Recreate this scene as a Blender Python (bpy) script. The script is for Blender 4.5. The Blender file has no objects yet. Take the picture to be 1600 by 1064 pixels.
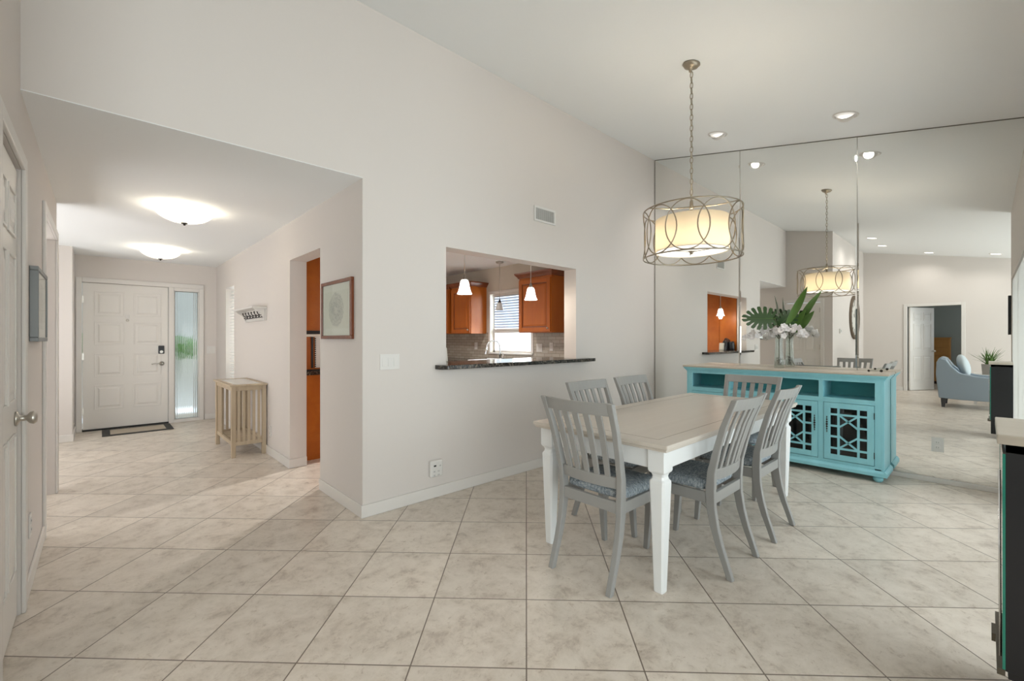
import bpy, bmesh, math, random
from math import sin, cos, pi, radians
from mathutils import Vector, Matrix
random.seed(7)
SC = bpy.context.scene
COL = SC.collection

# ------------------------------------------------------------------ camera
CAM_H = 1.265
cam_d = bpy.data.cameras.new('camera'); cam = bpy.data.objects.new('camera', cam_d); COL.objects.link(cam)
cam_d.sensor_width = 36.0; cam_d.lens = 36.0 * 690.6 / 1600.0
cam_d.shift_y = -2.8 / 1600.0
cam_d.clip_start = 0.02
cam.location = (0, 0, CAM_H)
cam.rotation_euler = (pi / 2, 0, 0.8204 - pi / 2)
SC.camera = cam

# ------------------------------------------------------------------ view / world / lights
SC.view_settings.view_transform = 'Standard'
SC.view_settings.look = 'None'
SC.view_settings.gamma = 1.0
SC.view_settings.use_curve_mapping = False
SC.view_settings.exposure = 0.40
w = bpy.data.worlds.new('world'); SC.world = w; w.use_nodes = True
bg = w.node_tree.nodes['Background']
bg.inputs[0].default_value = (0.80, 0.90, 1.0, 1); bg.inputs[1].default_value = 1.3

def area(name, loc, rot, sx, sy, power, color=(1, 1, 1), spread=None):
    d = bpy.data.lights.new(name, 'AREA'); d.shape = 'RECTANGLE'; d.size = sx; d.size_y = sy
    d.energy = power; d.color = color
    if spread: d.spread = spread
    o = bpy.data.objects.new(name, d); COL.objects.link(o); o.location = loc; o.rotation_euler = rot
    return o
DAY = (0.90, 0.96, 1.0)
area('daylight_patio', (3.3, -0.55, 1.08), (pi / 2 + .25, 0, 0), 3.1, 1.95, 48, DAY)        # outside the dining slider
area('daylight_lanai', (-1.1, -3.35, 1.2), (pi / 2, 0, 0), 4.6, 2.1, 92, DAY)         # sky light through the living-room glass wall
area('lanai_upward_fill', (-1.1, -3.7, .6), (pi / 2 + .75, 0, 0), 4.6, 1.6, 60, (1, .98, .96))   # added upward fill to brighten the vaulted ceiling
area('daylight_kitchen', (5.25, 5.1, 1.55), (pi / 2, 0, pi / 2), 1.0, 1.0, 40, DAY)
area('daylight_hall', (1.85, 7.35, 1.3), (pi / 2, 0, pi / 2), 0.45, 1.2, 32, DAY)
area('alcove_fill', (-1.6, 5.8, 1.3), (pi / 2 + .45, 0, -pi / 2), 2.6, 1.8, 50, (.98, .99, 1))       # added fill for the hall, tilted up inside the alcove
area('daylight_bedroom', (-5.2, -1.4, 1.6), (pi / 2, 0, 0), 1.6, 1.2, 6, DAY)

# ------------------------------------------------------------------ materials
def mat(name, col, rough=0.5, metal=0.0, spec=0.5, **kw):
    m = bpy.data.materials.new(name); m.use_nodes = True
    p = m.node_tree.nodes['Principled BSDF']
    p.inputs['Base Color'].default_value = (*col, 1); p.inputs['Roughness'].default_value = rough
    p.inputs['Metallic'].default_value = metal; p.inputs['Specular IOR Level'].default_value = spec
    for k, v in kw.items(): p.inputs[k.replace('_', ' ')].default_value = v
    return m
def N(m, t, **kw):
    n = m.node_tree.nodes.new(t)
    for k, v in kw.items(): setattr(n, k, v)
    return n
def LK(m, a, b): m.node_tree.links.new(a, b)
def P(m): return m.node_tree.nodes['Principled BSDF']
def ramp(m, fac, stops):
    r = N(m, 'ShaderNodeValToRGB'); e = r.color_ramp.elements
    while len(e) < len(stops): e.new(0.5)
    for i, (p_, c) in enumerate(stops): e[i].position = p_; e[i].color = (*c, 1)
    LK(m, fac, r.inputs[0]); return r.outputs[0]
def coord(m, scale=(1, 1, 1), kind='Object'):
    t = N(m, 'ShaderNodeTexCoord'); mp = N(m, 'ShaderNodeMapping'); mp.inputs['Scale'].default_value = scale
    LK(m, t.outputs[kind], mp.inputs[0]); return mp.outputs[0]
def noise(m, vec, scale, detail=4, rough=0.55, dist=0.0):
    n = N(m, 'ShaderNodeTexNoise'); n.inputs['Scale'].default_value = scale; n.inputs['Detail'].default_value = detail
    n.inputs['Roughness'].default_value = rough; n.inputs['Distortion'].default_value = dist
    LK(m, vec, n.inputs['Vector']); return n.outputs[0]
def bump(m, h, strength=0.2, dist=0.01):
    b = N(m, 'ShaderNodeBump'); b.inputs['Strength'].default_value = strength; b.inputs['Distance'].default_value = dist
    LK(m, h, b.inputs['Height']); LK(m, b.outputs[0], P(m).inputs['Normal'])
def wood(name, c0, c1, axis=2, scale=14, rough=0.4, stretch=0.08):
    m = mat(name, c0, rough); s = [1, 1, 1]; s[axis] = stretch
    f = noise(m, coord(m, s), scale, 6, 0.6, 0.6)
    LK(m, ramp(m, f, [(0.3, c0), (0.7, c1)]), P(m).inputs['Base Color']); return m
def emit(name, col, strength, base=(0.9, 0.9, 0.88)):
    m = mat(name, base, 0.4); p = P(m)
    p.inputs['Emission Color'].default_value = (*col, 1); p.inputs['Emission Strength'].default_value = strength; return m

WALL = mat('wall_paint', (0.665, 0.615, 0.575), 0.7, spec=0.25)
_f = noise(WALL, coord(WALL), 60, 3); bump(WALL, _f, 0.05, 0.004)
CEIL = mat('ceiling_paint', (0.84, 0.845, 0.84), 0.85, spec=0.2)
_f = noise(CEIL, coord(CEIL), 45, 4); bump(CEIL, _f, 0.10, 0.004)
TRIM = mat('white_trim_paint', (0.70, 0.665, 0.625), 0.35)
DOOR = mat('white_door_paint', (0.75, 0.715, 0.67), 0.35)
SAGE = mat('sage_wall_paint', (0.36, 0.39, 0.36), 0.8)
BEIGE = mat('kitchen_wall_paint', (0.60, 0.55, 0.47), 0.75)
NICKEL = mat('brushed_nickel', (0.55, 0.52, 0.47), 0.3, 1.0)
CHROME = mat('chrome', (0.75, 0.75, 0.75), 0.12, 1.0)
DARKM = mat('dark_metal', (0.05, 0.045, 0.04), 0.4, 0.8)
BLACK = mat('black_plastic', (0.012, 0.012, 0.014), 0.35)
BLACKM = mat('matt_black', (0.01, 0.01, 0.01), 0.6)
PLATE = mat('white_plastic_plate', (0.70, 0.675, 0.64), 0.35)
PLATED = mat('plate_slot_dark', (0.26, 0.25, 0.24), 0.5)
MIRROR = mat('mirror_glass', (0.90, 0.905, 0.885), 0.0, 1.0)
SEAM = mat('mirror_edge', (0.16, 0.15, 0.12), 0.3, 0.3)
TEAL = mat('teal_paint', (0.27, 0.60, 0.67), 0.42)
_f = noise(TEAL, coord(TEAL, (1, 1, 0.3)), 9, 5); LK(TEAL, ramp(TEAL, _f, [(0.3, (0.245, 0.57, 0.64)), (0.7, (0.29, 0.64, 0.71))]), P(TEAL).inputs['Base Color'])
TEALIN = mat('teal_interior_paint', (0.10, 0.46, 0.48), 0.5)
TAUPE = wood('taupe_wash_wood', (0.50, 0.44, 0.36), (0.57, 0.51, 0.43), 1, 10, 0.35)
TABLET = wood('greige_table_wood', (0.56, 0.50, 0.43), (0.62, 0.56, 0.49), 0, 9, 0.28, 0.05)
WHITEW = mat('white_table_paint', (0.80, 0.81, 0.80), 0.4)
CHAIRP = mat('grey_chair_paint', (0.30, 0.295, 0.28), 0.38)
FABRIC = mat('grey_blue_tweed', (0.2, 0.22, 0.24), 0.95, spec=0.1)
_f = noise(FABRIC, coord(FABRIC, (1, 3, 1)), 55, 6, 0.75)
LK(FABRIC, ramp(FABRIC, _f, [(0.36, (0.10, 0.118, 0.13)), (0.5, (0.26, 0.30, 0.33)), (0.66, (0.50, 0.52, 0.52))]), P(FABRIC).inputs['Base Color'])
bump(FABRIC, _f, 0.5, 0.003)
CABW = wood('cherry_cabinet_wood', (0.36, 0.085, 0.006), (0.47, 0.125, 0.010), 2, 7, 0.38, 0.12)
CABD = wood('dark_cherry_wood', (0.16, 0.04, 0.012), (0.22, 0.06, 0.018), 2, 9, 0.3, 0.12)
PANELW = mat('orange_cherry_panel', (0.42, 0.13, 0.03), 0.4, spec=.3)
_f = noise(PANELW, coord(PANELW), 4, 5, 0.6, 0.4); LK(PANELW, ramp(PANELW, _f, [(0.3, (0.33, 0.075, 0.006)), (0.7, (0.45, 0.125, 0.012))]), P(PANELW).inputs['Base Color'])
PINE = wood('pale_pine', (0.42, 0.32, 0.21), (0.56, 0.45, 0.32), 2, 12, 0.5)
FRAMEW = wood('mahogany_frame', (0.13, 0.035, 0.014), (0.19, 0.055, 0.022), 2, 12, 0.25)
ORANGEW = wood('honey_maple', (0.42, 0.19, 0.045), (0.50, 0.24, 0.06), 1, 8, 0.4)
GRANITE = mat('dark_granite', (0.05, 0.045, 0.04), 0.12)
_f = noise(GRANITE, coord(GRANITE), 55, 6, 0.7)
LK(GRANITE, ramp(GRANITE, _f, [(0.40, (0.012, 0.011, 0.010)), (0.55, (0.05, 0.042, 0.035)), (0.68, (0.30, 0.26, 0.20))]), P(GRANITE).inputs['Base Color'])
LEAF = mat('dark_green_leaf', (0.020, 0.062, 0.010), 0.4)
LEAF2 = mat('bright_green_leaf', (0.085, 0.18, 0.03), 0.4)
LEAF3 = mat('grey_green_leaf', (0.20, 0.23, 0.17), 0.5)
PETAL = mat('white_petal', (0.80, 0.77, 0.76), 0.6)
STEM = mat('brown_green_stem', (0.10, 0.10, 0.04), 0.6)
CREAM = mat('cream_ceramic', (0.62, 0.58, 0.50), 0.4)
BLUELEA = mat('pale_blue_grey_leather', (0.27, 0.33, 0.38), 0.5)
PAPER = mat('art_paper', (0.66, 0.64, 0.57), 0.8)
SHADE = mat('linen_shade', (0.86, 0.83, 0.76), 0.8)

# brick backsplash
BACKSP = mat('taupe_brick_backsplash', (0.4, 0.36, 0.3), 0.25)
_g = N(BACKSP, 'ShaderNodeNewGeometry'); _s = N(BACKSP, 'ShaderNodeSeparateXYZ'); _c = N(BACKSP, 'ShaderNodeCombineXYZ')
LK(BACKSP, _g.outputs['Position'], _s.inputs[0]); LK(BACKSP, _s.outputs['Y'], _c.inputs['X']); LK(BACKSP, _s.outputs['Z'], _c.inputs['Y'])
_b = N(BACKSP, 'ShaderNodeTexBrick'); LK(BACKSP, _c.outputs[0], _b.inputs['Vector'])
_b.inputs['Scale'].default_value = 1.0; _b.inputs['Brick Width'].default_value = 0.15; _b.inputs['Row Height'].default_value = 0.05
_b.inputs['Mortar Size'].default_value = 0.003
_b.inputs['Color1'].default_value = (0.36, 0.31, 0.25, 1); _b.inputs['Color2'].default_value = (0.45, 0.40, 0.33, 1); _b.inputs['Mortar'].default_value = (0.20, 0.17, 0.13, 1)
LK(BACKSP, _b.outputs[0], P(BACKSP).inputs['Base Color'])

def glass(name, tint=(1, 1, 1), fac=0.12, rough=0.02):
    m = bpy.data.materials.new(name); m.use_nodes = True; nt = m.node_tree; nt.nodes.clear()
    o = nt.nodes.new('ShaderNodeOutputMaterial'); mx = nt.nodes.new('ShaderNodeMixShader')
    t = nt.nodes.new('ShaderNodeBsdfTransparent'); g = nt.nodes.new('ShaderNodeBsdfGlossy')
    t.inputs[0].default_value = (*tint, 1); g.inputs['Roughness'].default_value = rough
    fr = nt.nodes.new('ShaderNodeFresnel'); fr.inputs[0].default_value = 1.45
    md = nt.nodes.new('ShaderNodeMath'); md.operation = 'ADD'; md.inputs[1].default_value = fac * 0.3
    gg = nt.nodes.new('ShaderNodeNewGeometry'); iv = nt.nodes.new('ShaderNodeMath'); iv.operation = 'SUBTRACT'; iv.inputs[0].default_value = 1.0
    nt.links.new(gg.outputs['Backfacing'], iv.inputs[1]); ml = nt.nodes.new('ShaderNodeMath'); ml.operation = 'MULTIPLY'
    nt.links.new(fr.outputs[0], md.inputs[0]); nt.links.new(md.outputs[0], ml.inputs[0]); nt.links.new(iv.outputs[0], ml.inputs[1]); nt.links.new(ml.outputs[0], mx.inputs[0])
    nt.links.new(t.outputs[0], mx.inputs[1]); nt.links.new(g.outputs[0], mx.inputs[2]); nt.links.new(mx.outputs[0], o.inputs[0])
    return m
PANE = glass('clear_pane', (0.97, 0.99, 0.98))
PANEB = glass('dark_cabinet_glass', (0.30, 0.33, 0.32), 0.1)
VASEG = glass('vase_glass', (0.90, 0.93, 0.91), 0.35)
EDGEG = mat('green_glass_edge', (0.03, 0.24, 0.17), 0.15)
REED = mat('reeded_glass', (0.93, 0.96, 0.94), 0.06, Transmission_Weight=1.0, IOR=1.35)

# floor tiles: 0.449 m square, laid on the diagonal
FLOOR = mat('beige_stone_tile', (0.5, 0.44, 0.37), 0.32, spec=0.45)
def floor_nodes():
    m = FLOOR; g = N(m, 'ShaderNodeNewGeometry')
    fa = pi / 4 + 0.003; T = 0.4487; tx, ty = 1.1964, 1.2018
    F = (cos(fa) / T, sin(fa) / T, 0); R = (sin(fa) / T, -cos(fa) / T, 0)
    def axis(v):
        s = N(m, 'ShaderNodeVectorMath', operation='SUBTRACT'); s.inputs[1].default_value = (tx, ty, 0)
        LK(m, g.outputs['Position'], s.inputs[0])
        d = N(m, 'ShaderNodeVectorMath', operation='DOT_PRODUCT'); d.inputs[1].default_value = v
        LK(m, s.outputs[0], d.inputs[0])
        f = N(m, 'ShaderNodeMath', operation='FLOOR'); LK(m, d.outputs['Value'], f.inputs[0])
        a = N(m, 'ShaderNodeMath', operation='FRACT'); LK(m, d.outputs['Value'], a.inputs[0])
        b = N(m, 'ShaderNodeMath', operation='SUBTRACT'); LK(m, a.outputs[0], b.inputs[0]); b.inputs[1].default_value = 0.5
        c = N(m, 'ShaderNodeMath', operation='ABSOLUTE'); LK(m, b.outputs[0], c.inputs[0])
        return f.outputs[0], c.outputs[0]
    f1, e1 = axis(F); f2, e2 = axis(R)
    mx = N(m, 'ShaderNodeMath', operation='MAXIMUM'); LK(m, e1, mx.inputs[0]); LK(m, e2, mx.inputs[1])
    mr = N(m, 'ShaderNodeMapRange'); mr.inputs['From Min'].default_value = 0.4925; mr.inputs['From Max'].default_value = 0.4955
    LK(m, mx.outputs[0], mr.inputs['Value'])
    cid = N(m, 'ShaderNodeCombineXYZ'); LK(m, f1, cid.inputs[0]); LK(m, f2, cid.inputs[1])
    wn = N(m, 'ShaderNodeTexWhiteNoise'); wn.noise_dimensions = '3D'; LK(m, cid.outputs[0], wn.inputs['Vector'])
    sc = N(m, 'ShaderNodeVectorMath', operation='SCALE'); sc.inputs['Scale'].default_value = 20; LK(m, wn.outputs['Color'], sc.inputs[0])
    ad = N(m, 'ShaderNodeVectorMath', operation='ADD'); LK(m, g.outputs['Position'], ad.inputs[0]); LK(m, sc.outputs[0], ad.inputs[1])
    n1 = noise(m, ad.outputs[0], 7.5, 10, 0.74, 0.3)
    c1 = ramp(m, n1, [(0.33, (0.48, 0.405, 0.335)), (0.46, (0.65, 0.575, 0.49)), (0.60, (0.73, 0.655, 0.57))])
    n2 = noise(m, ad.outputs[0], 30, 10, 0.8, 0.6)
    c2 = ramp(m, n2, [(0.33, (0.66, 0.60, 0.55)), (0.45, (1, 1, 1)), (0.7, (1.0, 1.0, 1.0))])
    ml = N(m, 'ShaderNodeMix', data_type='RGBA', blend_type='MULTIPLY'); ml.inputs[0].default_value = 0.9
    LK(m, c1, ml.inputs[6]); LK(m, c2, ml.inputs[7])
    br = N(m, 'ShaderNodeMapRange'); br.inputs['To Min'].default_value = 0.93; br.inputs['To Max'].default_value = 1.05
    LK(m, wn.outputs['Value'], br.inputs['Value'])
    hb = N(m, 'ShaderNodeVectorMath', operation='SCALE'); LK(m, ml.outputs[2], hb.inputs[0]); LK(m, br.outputs[0], hb.inputs['Scale'])
    gm = N(m, 'ShaderNodeMix', data_type='RGBA'); LK(m, mr.outputs[0], gm.inputs[0]); LK(m, hb.outputs[0], gm.inputs[6])
    gm.inputs[7].default_value = (0.17, 0.13, 0.10, 1)
    LK(m, gm.outputs[2], P(m).inputs['Base Color'])
    inv = N(m, 'ShaderNodeMath', operation='SUBTRACT'); inv.inputs[0].default_value = 1.0; LK(m, mr.outputs[0], inv.inputs[1])
    a2 = N(m, 'ShaderNodeMath', operation='MULTIPLY_ADD'); LK(m, n2, a2.inputs[0]); a2.inputs[1].default_value = 0.25; LK(m, inv.outputs[0], a2.inputs[2])
    bump(m, a2.outputs[0], 0.25, 0.003)
    rr = N(m, 'ShaderNodeMapRange'); rr.inputs['To Min'].default_value = 0.26; rr.inputs['To Max'].default_value = 0.42
    LK(m, n2, rr.inputs['Value']); LK(m, rr.outputs[0], P(m).inputs['Roughness'])
floor_nodes()

# ------------------------------------------------------------------ mesh helpers
class MB:
    def __init__(s): s.bm = bmesh.new()
    def _m(s, vs, M):
        if M is not None:
            for v in vs: v.co = M @ v.co
    def box(s, x0, x1, y0, y1, z0, z1, M=None):
        v = [s.bm.verts.new((x, y, z)) for x in (x0, x1) for y in (y0, y1) for z in (z0, z1)]
        for f in ((0, 1, 3, 2), (4, 6, 7, 5), (0, 4, 5, 1), (2, 3, 7, 6), (0, 2, 6, 4), (1, 5, 7, 3)):
            s.bm.faces.new([v[i] for i in f])
        s._m(v, M); return s
    def loft(s, rings, cap=True, closed=False, M=None, smooth=False):
        R = [[s.bm.verts.new(p) for p in r] for r in rings]; n = len(rings[0])
        prs = list(zip(R, R[1:])) + ([(R[-1], R[0])] if closed else [])
        for a, b in prs:
            for i in range(n):
                f = s.bm.faces.new((a[i], a[(i + 1) % n], b[(i + 1) % n], b[i])); f.smooth = smooth
        if cap and not closed:
            s.bm.faces.new(R[0][::-1]); s.bm.faces.new(R[-1])
        for r in R: s._m(r, M)
        return s
    def prism(s, poly, a0, a1, axis='x', M=None):
        def pt(p, a):
            return {'x': (a, p[0], p[1]), 'y': (p[0], a, p[1]), 'z': (p[0], p[1], a)}[axis]
        return s.loft([[pt(p, a0) for p in poly], [pt(p, a1) for p in poly]], M=M)
    def lathe(s, prof, n=24, c=(0, 0, 0), M=None, smooth=True, cap=True):
        rings = [[(c[0] + r * cos(2 * pi * i / n), c[1] + r * sin(2 * pi * i / n), c[2] + z) for i in range(n)] for r, z in prof]
        return s.loft(rings, cap=cap, M=M, smooth=smooth)
    def tube(s, pts, r, n=8, closed=False, M=None):
        pts = [Vector(p) for p in pts]; rings = []; L = len(pts)
        rr = r if isinstance(r, (list, tuple)) else [r] * L
        up = None
        for i, p in enumerate(pts):
            a = pts[(i - 1) % L] if (closed or i > 0) else p
            b = pts[(i + 1) % L] if (closed or i < L - 1) else p
            t = (b - a).normalized()
            if up is None: up = Vector((0, 0, 1)) if abs(t.z) < 0.9 else Vector((1, 0, 0))
            u = up - t * up.dot(t)
            if u.length < 1e-4: u = Vector((1, 0, 0)) - t * t.x
            u.normalize(); up = u; v = t.cross(u)
            rings.append([tuple(p + rr[i] * (cos(2 * pi * k / n) * u + sin(2 * pi * k / n) * v)) for k in range(n)])
        return s.loft(rings, cap=not closed, closed=closed, M=M, smooth=True)
    def bar(s, p, q, wx, wy):          # rectangular bar p->q ; wx across (horizontal), wy other
        p, q = Vector(p), Vector(q); t = (q - p).normalized()
        ref = Vector((1, 0, 0)) if abs(t.x) < 0.9 else Vector((0, 0, 1))
        u = (ref - t * ref.dot(t)).normalized(); v = t.cross(u)
        rg = lambda c: [tuple(c + a * wx / 2 * u + b * wy / 2 * v) for a, b in ((-1, -1), (1, -1), (1, 1), (-1, 1))]
        return s.loft([rg(p), rg(q)])
    def ball(s, c, r, sc=(1, 1, 1), n=12):
        prof = [(max(1e-4, r * sin(pi * k / n)), -r * cos(pi * k / n)) for k in range(n + 1)]
        M = Matrix.Translation(c) @ Matrix.Diagonal((*sc, 1))
        return s.lathe(prof, 2 * n, M=M)
    def build(s, name, m, parent=None, bev=0.0, sub=0, seg=2):
        bmesh.ops.recalc_face_normals(s.bm, faces=s.bm.faces)
        me = bpy.data.meshes.new(name); s.bm.to_mesh(me); s.bm.free(); me.materials.append(m)
        o = bpy.data.objects.new(name, me); COL.objects.link(o)
        if parent is not None: o.parent = parent
        if bev:
            b = o.modifiers.new('bevel', 'BEVEL'); b.width = bev; b.segments = seg; b.limit_method = 'ANGLE'
        if sub:
            b = o.modifiers.new('sub', 'SUBSURF'); b.levels = sub; b.render_levels = sub
        return o
def bx(*a): return MB().box(*a)
def struct(o, label=None):
    o['kind'] = 'structure'
    if label: o['label'] = label
    return o
def tag(o, label, cat, group=None):
    o['label'] = label; o['category'] = cat
    if group: o['group'] = group
    return o
def thing(name, label, cat, loc=(0, 0, 0), rz=0.0, group=None):
    o = bpy.data.objects.new(name, None); COL.objects.link(o); o.location = loc; o.rotation_euler = (0, 0, rz)
    o.empty_display_size = 0.1
    return tag(o, label, cat, group)
def dup(root, loc, rz, label):
    r = root.copy(); COL.objects.link(r); r.location = loc; r.rotation_euler = (0, 0, rz); r['label'] = label
    for ch in list(root.children):
        c = ch.copy(); COL.objects.link(c); c.parent = r
        for g in ch.children:
            d = g.copy(); COL.objects.link(d); d.parent = c
    return r
def cz(y): return 3.63 - 0.188 * (3.0 - y)      # vaulted ceiling height

XM, YK, XC, XL, YD = 5.38, 3.0, 1.355, -0.265, 8.35
# ------------------------------------------------------------------ setting
struct(bx(-7.2, 6.0, -3.6, 9.2, -0.08, 0.0).build('floor', FLOOR))
b = MB(); b.prism([(-3.14, cz(-3.14)), (YK + 0.165, cz(YK + 0.165)), (YK + 0.165, cz(YK + 0.165) + 0.1), (-3.14, cz(-3.14) + 0.1)], -3.75, XM + 0.12, 'x')
struct(b.build('ceiling', CEIL))
b = MB(); b.box(-1.9, 1.51, YK + 0.165, YD + 0.15, 2.40, 2.5); b.box(XL, XC, YK + .0, YK + .165, 2.40, 2.4039)
struct(b.build('ceiling_hall', CEIL))
struct(bx(1.52, 5.0, YK + 0.165, 7.6, 2.44, 2.54).build('ceiling_kitchen', CEIL))
struct(bx(-7.0, -3.72, -1.6, 2.8, 2.5, 2.6).build('ceiling_bedroom', CEIL))

# north (kitchen) wall with pass-through and header over the hall
OX0, OX1, OZ0, OZ1 = 2.063, 3.736, 1.02, 2.013
ZT = cz(YK)
b = MB()
b.box(XC, OX0, YK, YK + .165, 0, ZT); b.box(OX1, XM + .12, YK, YK + .165, 0, ZT)
b.box(OX0, OX1, YK, YK + .165, 0, OZ0); b.box(OX0, OX1, YK, YK + .165, OZ1, ZT)
b.box(XL, XC, YK, YK + .165, 2.404, ZT)
struct(b.build('wall_north', WALL))
# east wall behind the mirrors
b = MB(); b.prism([(-0.377, 0), (YK, 0), (YK, ZT), (-0.377, cz(-0.377))], XM, XM + .12, 'x')
struct(b.build('wall_east', WALL))
# south wall of the dining area with patio slider
YS = -0.237; SX0, SX1, SZ = 1.75, 4.95, 2.08
b = MB(); T0 = YS - .14
for x0, x1, z0 in ((1.49, SX0, 0), (SX0, SX1, SZ), (SX1, XM, 0)):
    b.loft([[(x0, T0, z0), (x0, YS, z0), (x0, YS, cz(YS)), (x0, T0, cz(T0))], [(x1, T0, z0), (x1, YS, z0), (x1, YS, cz(YS)), (x1, T0, cz(T0))]])
struct(b.build('wall_south', WALL))
b = MB(); b.prism([(-3.0, 0), (T0, 0), (T0, cz(T0)), (-3.0, cz(-3.0))], 1.49, 1.61, 'x')
struct(b.build('wall_living_east', WALL))
b = MB()
for x0, x1, z0, z1 in ((-3.72, -3.4, 0, cz(-3)), (-3.4, 1.2, 2.25, cz(-3)), (1.2, 1.61, 0, cz(-3))): b.box(x0, x1, -3.12, -3.0, z0, z1)
struct(b.build('wall_living_south', WALL))
# living-room west wall with the bedroom doorway
BY0, BY1 = 0.385, 1.31
b = MB()
for y0, y1, z0 in ((-3.0, BY0, 0), (BY0, BY1, 2.04), (BY1, 2.15, 0)):
    b.prism([(y0, z0), (y1, z0), (y1, cz(y1)), (y0, cz(y0))], -3.72, -3.6, 'x')
struct(b.build('wall_west', WALL))
struct(bx(-3.72, XL, 2.15, 2.27, 0, cz(2.15)).build('wall_living_north', WALL))
# hall west wall (X = XL)
DY0, DY1 = 2.36, 3.02; PY0, PY1 = 4.10, 5.18
b = MB(); xw = XL - .115
b.prism([(2.27, 0), (DY0, 0), (DY0, cz(DY0)), (2.27, cz(2.27))], xw, XL, 'x')
b.prism([(DY0, 2.04), (DY1, 2.04), (DY1, cz(DY1)), (DY0, cz(DY0))], xw, XL, 'x')
b.prism([(DY1, 0), (YK + .165, 0), (YK + .165, ZT), (DY1, cz(DY1))], xw, XL, 'x')
b.box(xw, XL, YK + .165, PY0, 0, 2.4); b.box(xw, XL, PY0, PY1, 2.07, 2.4); b.box(xw, XL, PY1, PY1 + .12, 0, 2.4)
struct(b.build('wall_hall_west', WALL))
b = MB(); b.box(-1.85, -1.75, 3.4, 7.66, 0, 2.4); b.box(-1.75, xw, 3.4, 3.5, 0, 2.4)
struct(b.build('wall_alcove_west', WALL))
b = MB(); b.box(-1.75, -0.25, 7.66, 7.78, 0, 2.4); b.box(-0.37, -0.25, 7.78, YD, 0, 2.4)
struct(b.build('wall_foyer_west', WALL))
# hall east wall
HY0, HY1 = 3.82, 4.63; WY0, WY1 = 7.08, 7.62
b = MB(); xe = XC + .155
b.box(XC, xe, YK + .165, HY0, 0, 2.4); b.box(XC, xe, HY0, HY1, 2.03, 2.4); b.box(XC, xe, HY1, WY0, 0, 2.4)
b.box(XC, xe, WY0, WY1, 2.0, 2.4); b.box(XC, xe, WY0, WY1, 0, 0.55); b.box(XC, xe, WY1, YD, 0, 2.4)
struct(b.build('wall_hall_east', WALL))
# foyer north wall: door opening + sidelight
FX0, FX1 = -0.178, 0.753; LX0, LX1 = 0.818, 1.128
b = MB(); y0, y1 = YD, YD + .14
b.box(-0.37, FX0, y0, y1, 0, 2.4); b.box(FX0, FX1, y0, y1, 2.035, 2.4); b.box(FX1, LX0, y0, y1, 0, 2.4)
b.box(LX0, LX1, y0, y1, 1.985, 2.4); b.box(LX0, LX1, y0, y1, 0, 0.045); b.box(LX1, xe, y0, y1, 0, 2.4)
struct(b.build('wall_foyer_north', WALL))
# kitchen shell
KE = 4.78; KWY0, KWY1, KWZ0, KWZ1 = 4.69, 5.64, 1.04, 2.0
b = MB(); b.box(KE, KE + .12, YK + .165, KWY0, 0, 2.44); b.box(KE, KE + .12, KWY0, KWY1, 0, KWZ0); b.box(KE, KE + .12, KWY0, KWY1, KWZ1, 2.44); b.box(KE, KE + .12, KWY1, 7.4, 0, 2.44)
struct(b.build('wall_kitchen_east', BEIGE))
struct(bx(1.51, KE + .12, 7.4, 7.5, 0, 2.44).build('wall_kitchen_north', BEIGE))
b = MB(); b.box(KE - .008, KE, YK + .166, KWY0, .921, 1.37); b.box(KE - .008, KE, KWY0, KWY1, .921, KWZ0); b.box(KE - .008, KE, KWY1, 7.4, .921, 1.37)
struct(b.build('wall_backsplash', BACKSP))
# bedroom shell
b = MB(); b.box(-7.0, -6.9, -1.6, 2.7, 0, 2.5); b.box(-6.9, -3.72, 2.7, 2.8, 0, 2.5)
b.box(-6.9, -6.0, -1.6, -1.5, 0, 2.5); b.box(-4.4, -3.72, -1.6, -1.5, 0, 2.5); b.box(-6.0, -4.4, -1.6, -1.5, 0, 1.0); b.box(-6.0, -4.4, -1.6, -1.5, 2.2, 2.5)
struct(b.build('wall_bedroom', SAGE))
struct(bx(-6.0, -4.4, -1.56, -1.54, 1.0, 2.2).build('window_5', PANE))

# baseboards
def bb(name, segs, h=0.09):
    b = MB()
    for x0, x1, y0, y1 in segs: b.box(x0, x1, y0, y1, 0, h)
    struct(b.build(name, TRIM, bev=0.004))
t = .012
bb('baseboard_north', [(XC - t, XM - .02, YK - t, YK)])
bb('baseboard_hall_east', [(XC - t, XC, YK, HY0 - .0), (XC - t, XC, HY1, YD), (XC - t, XC + .155, HY0 - t, HY0), (XC, XC + .155, HY1, HY1 + t)][:2] + [(XC - t, XC + .157, HY1 - t, HY1)])
bb('baseboard_east', [(XM - .02, XM, YS, YK)], 0.04)
bb('baseboard_foyer', [(1.20, XC - t, YD - t, YD), (-1.7, -0.238, 7.66 - t, 7.66), (-0.25, -0.238, 7.66, YD)])
bb('baseboard_hall_west', [(XL, XL + t, 2.15, DY0 - .07), (XL, XL + t, DY1 + .07, PY0 - .07)])
bb('baseboard_west', [(-3.6, -3.588, BY1 + .07, 2.15), (-3.6, -3.588, -3.0, BY0 - .07), (-3.588, XL + t, 2.138, 2.15)])

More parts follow.
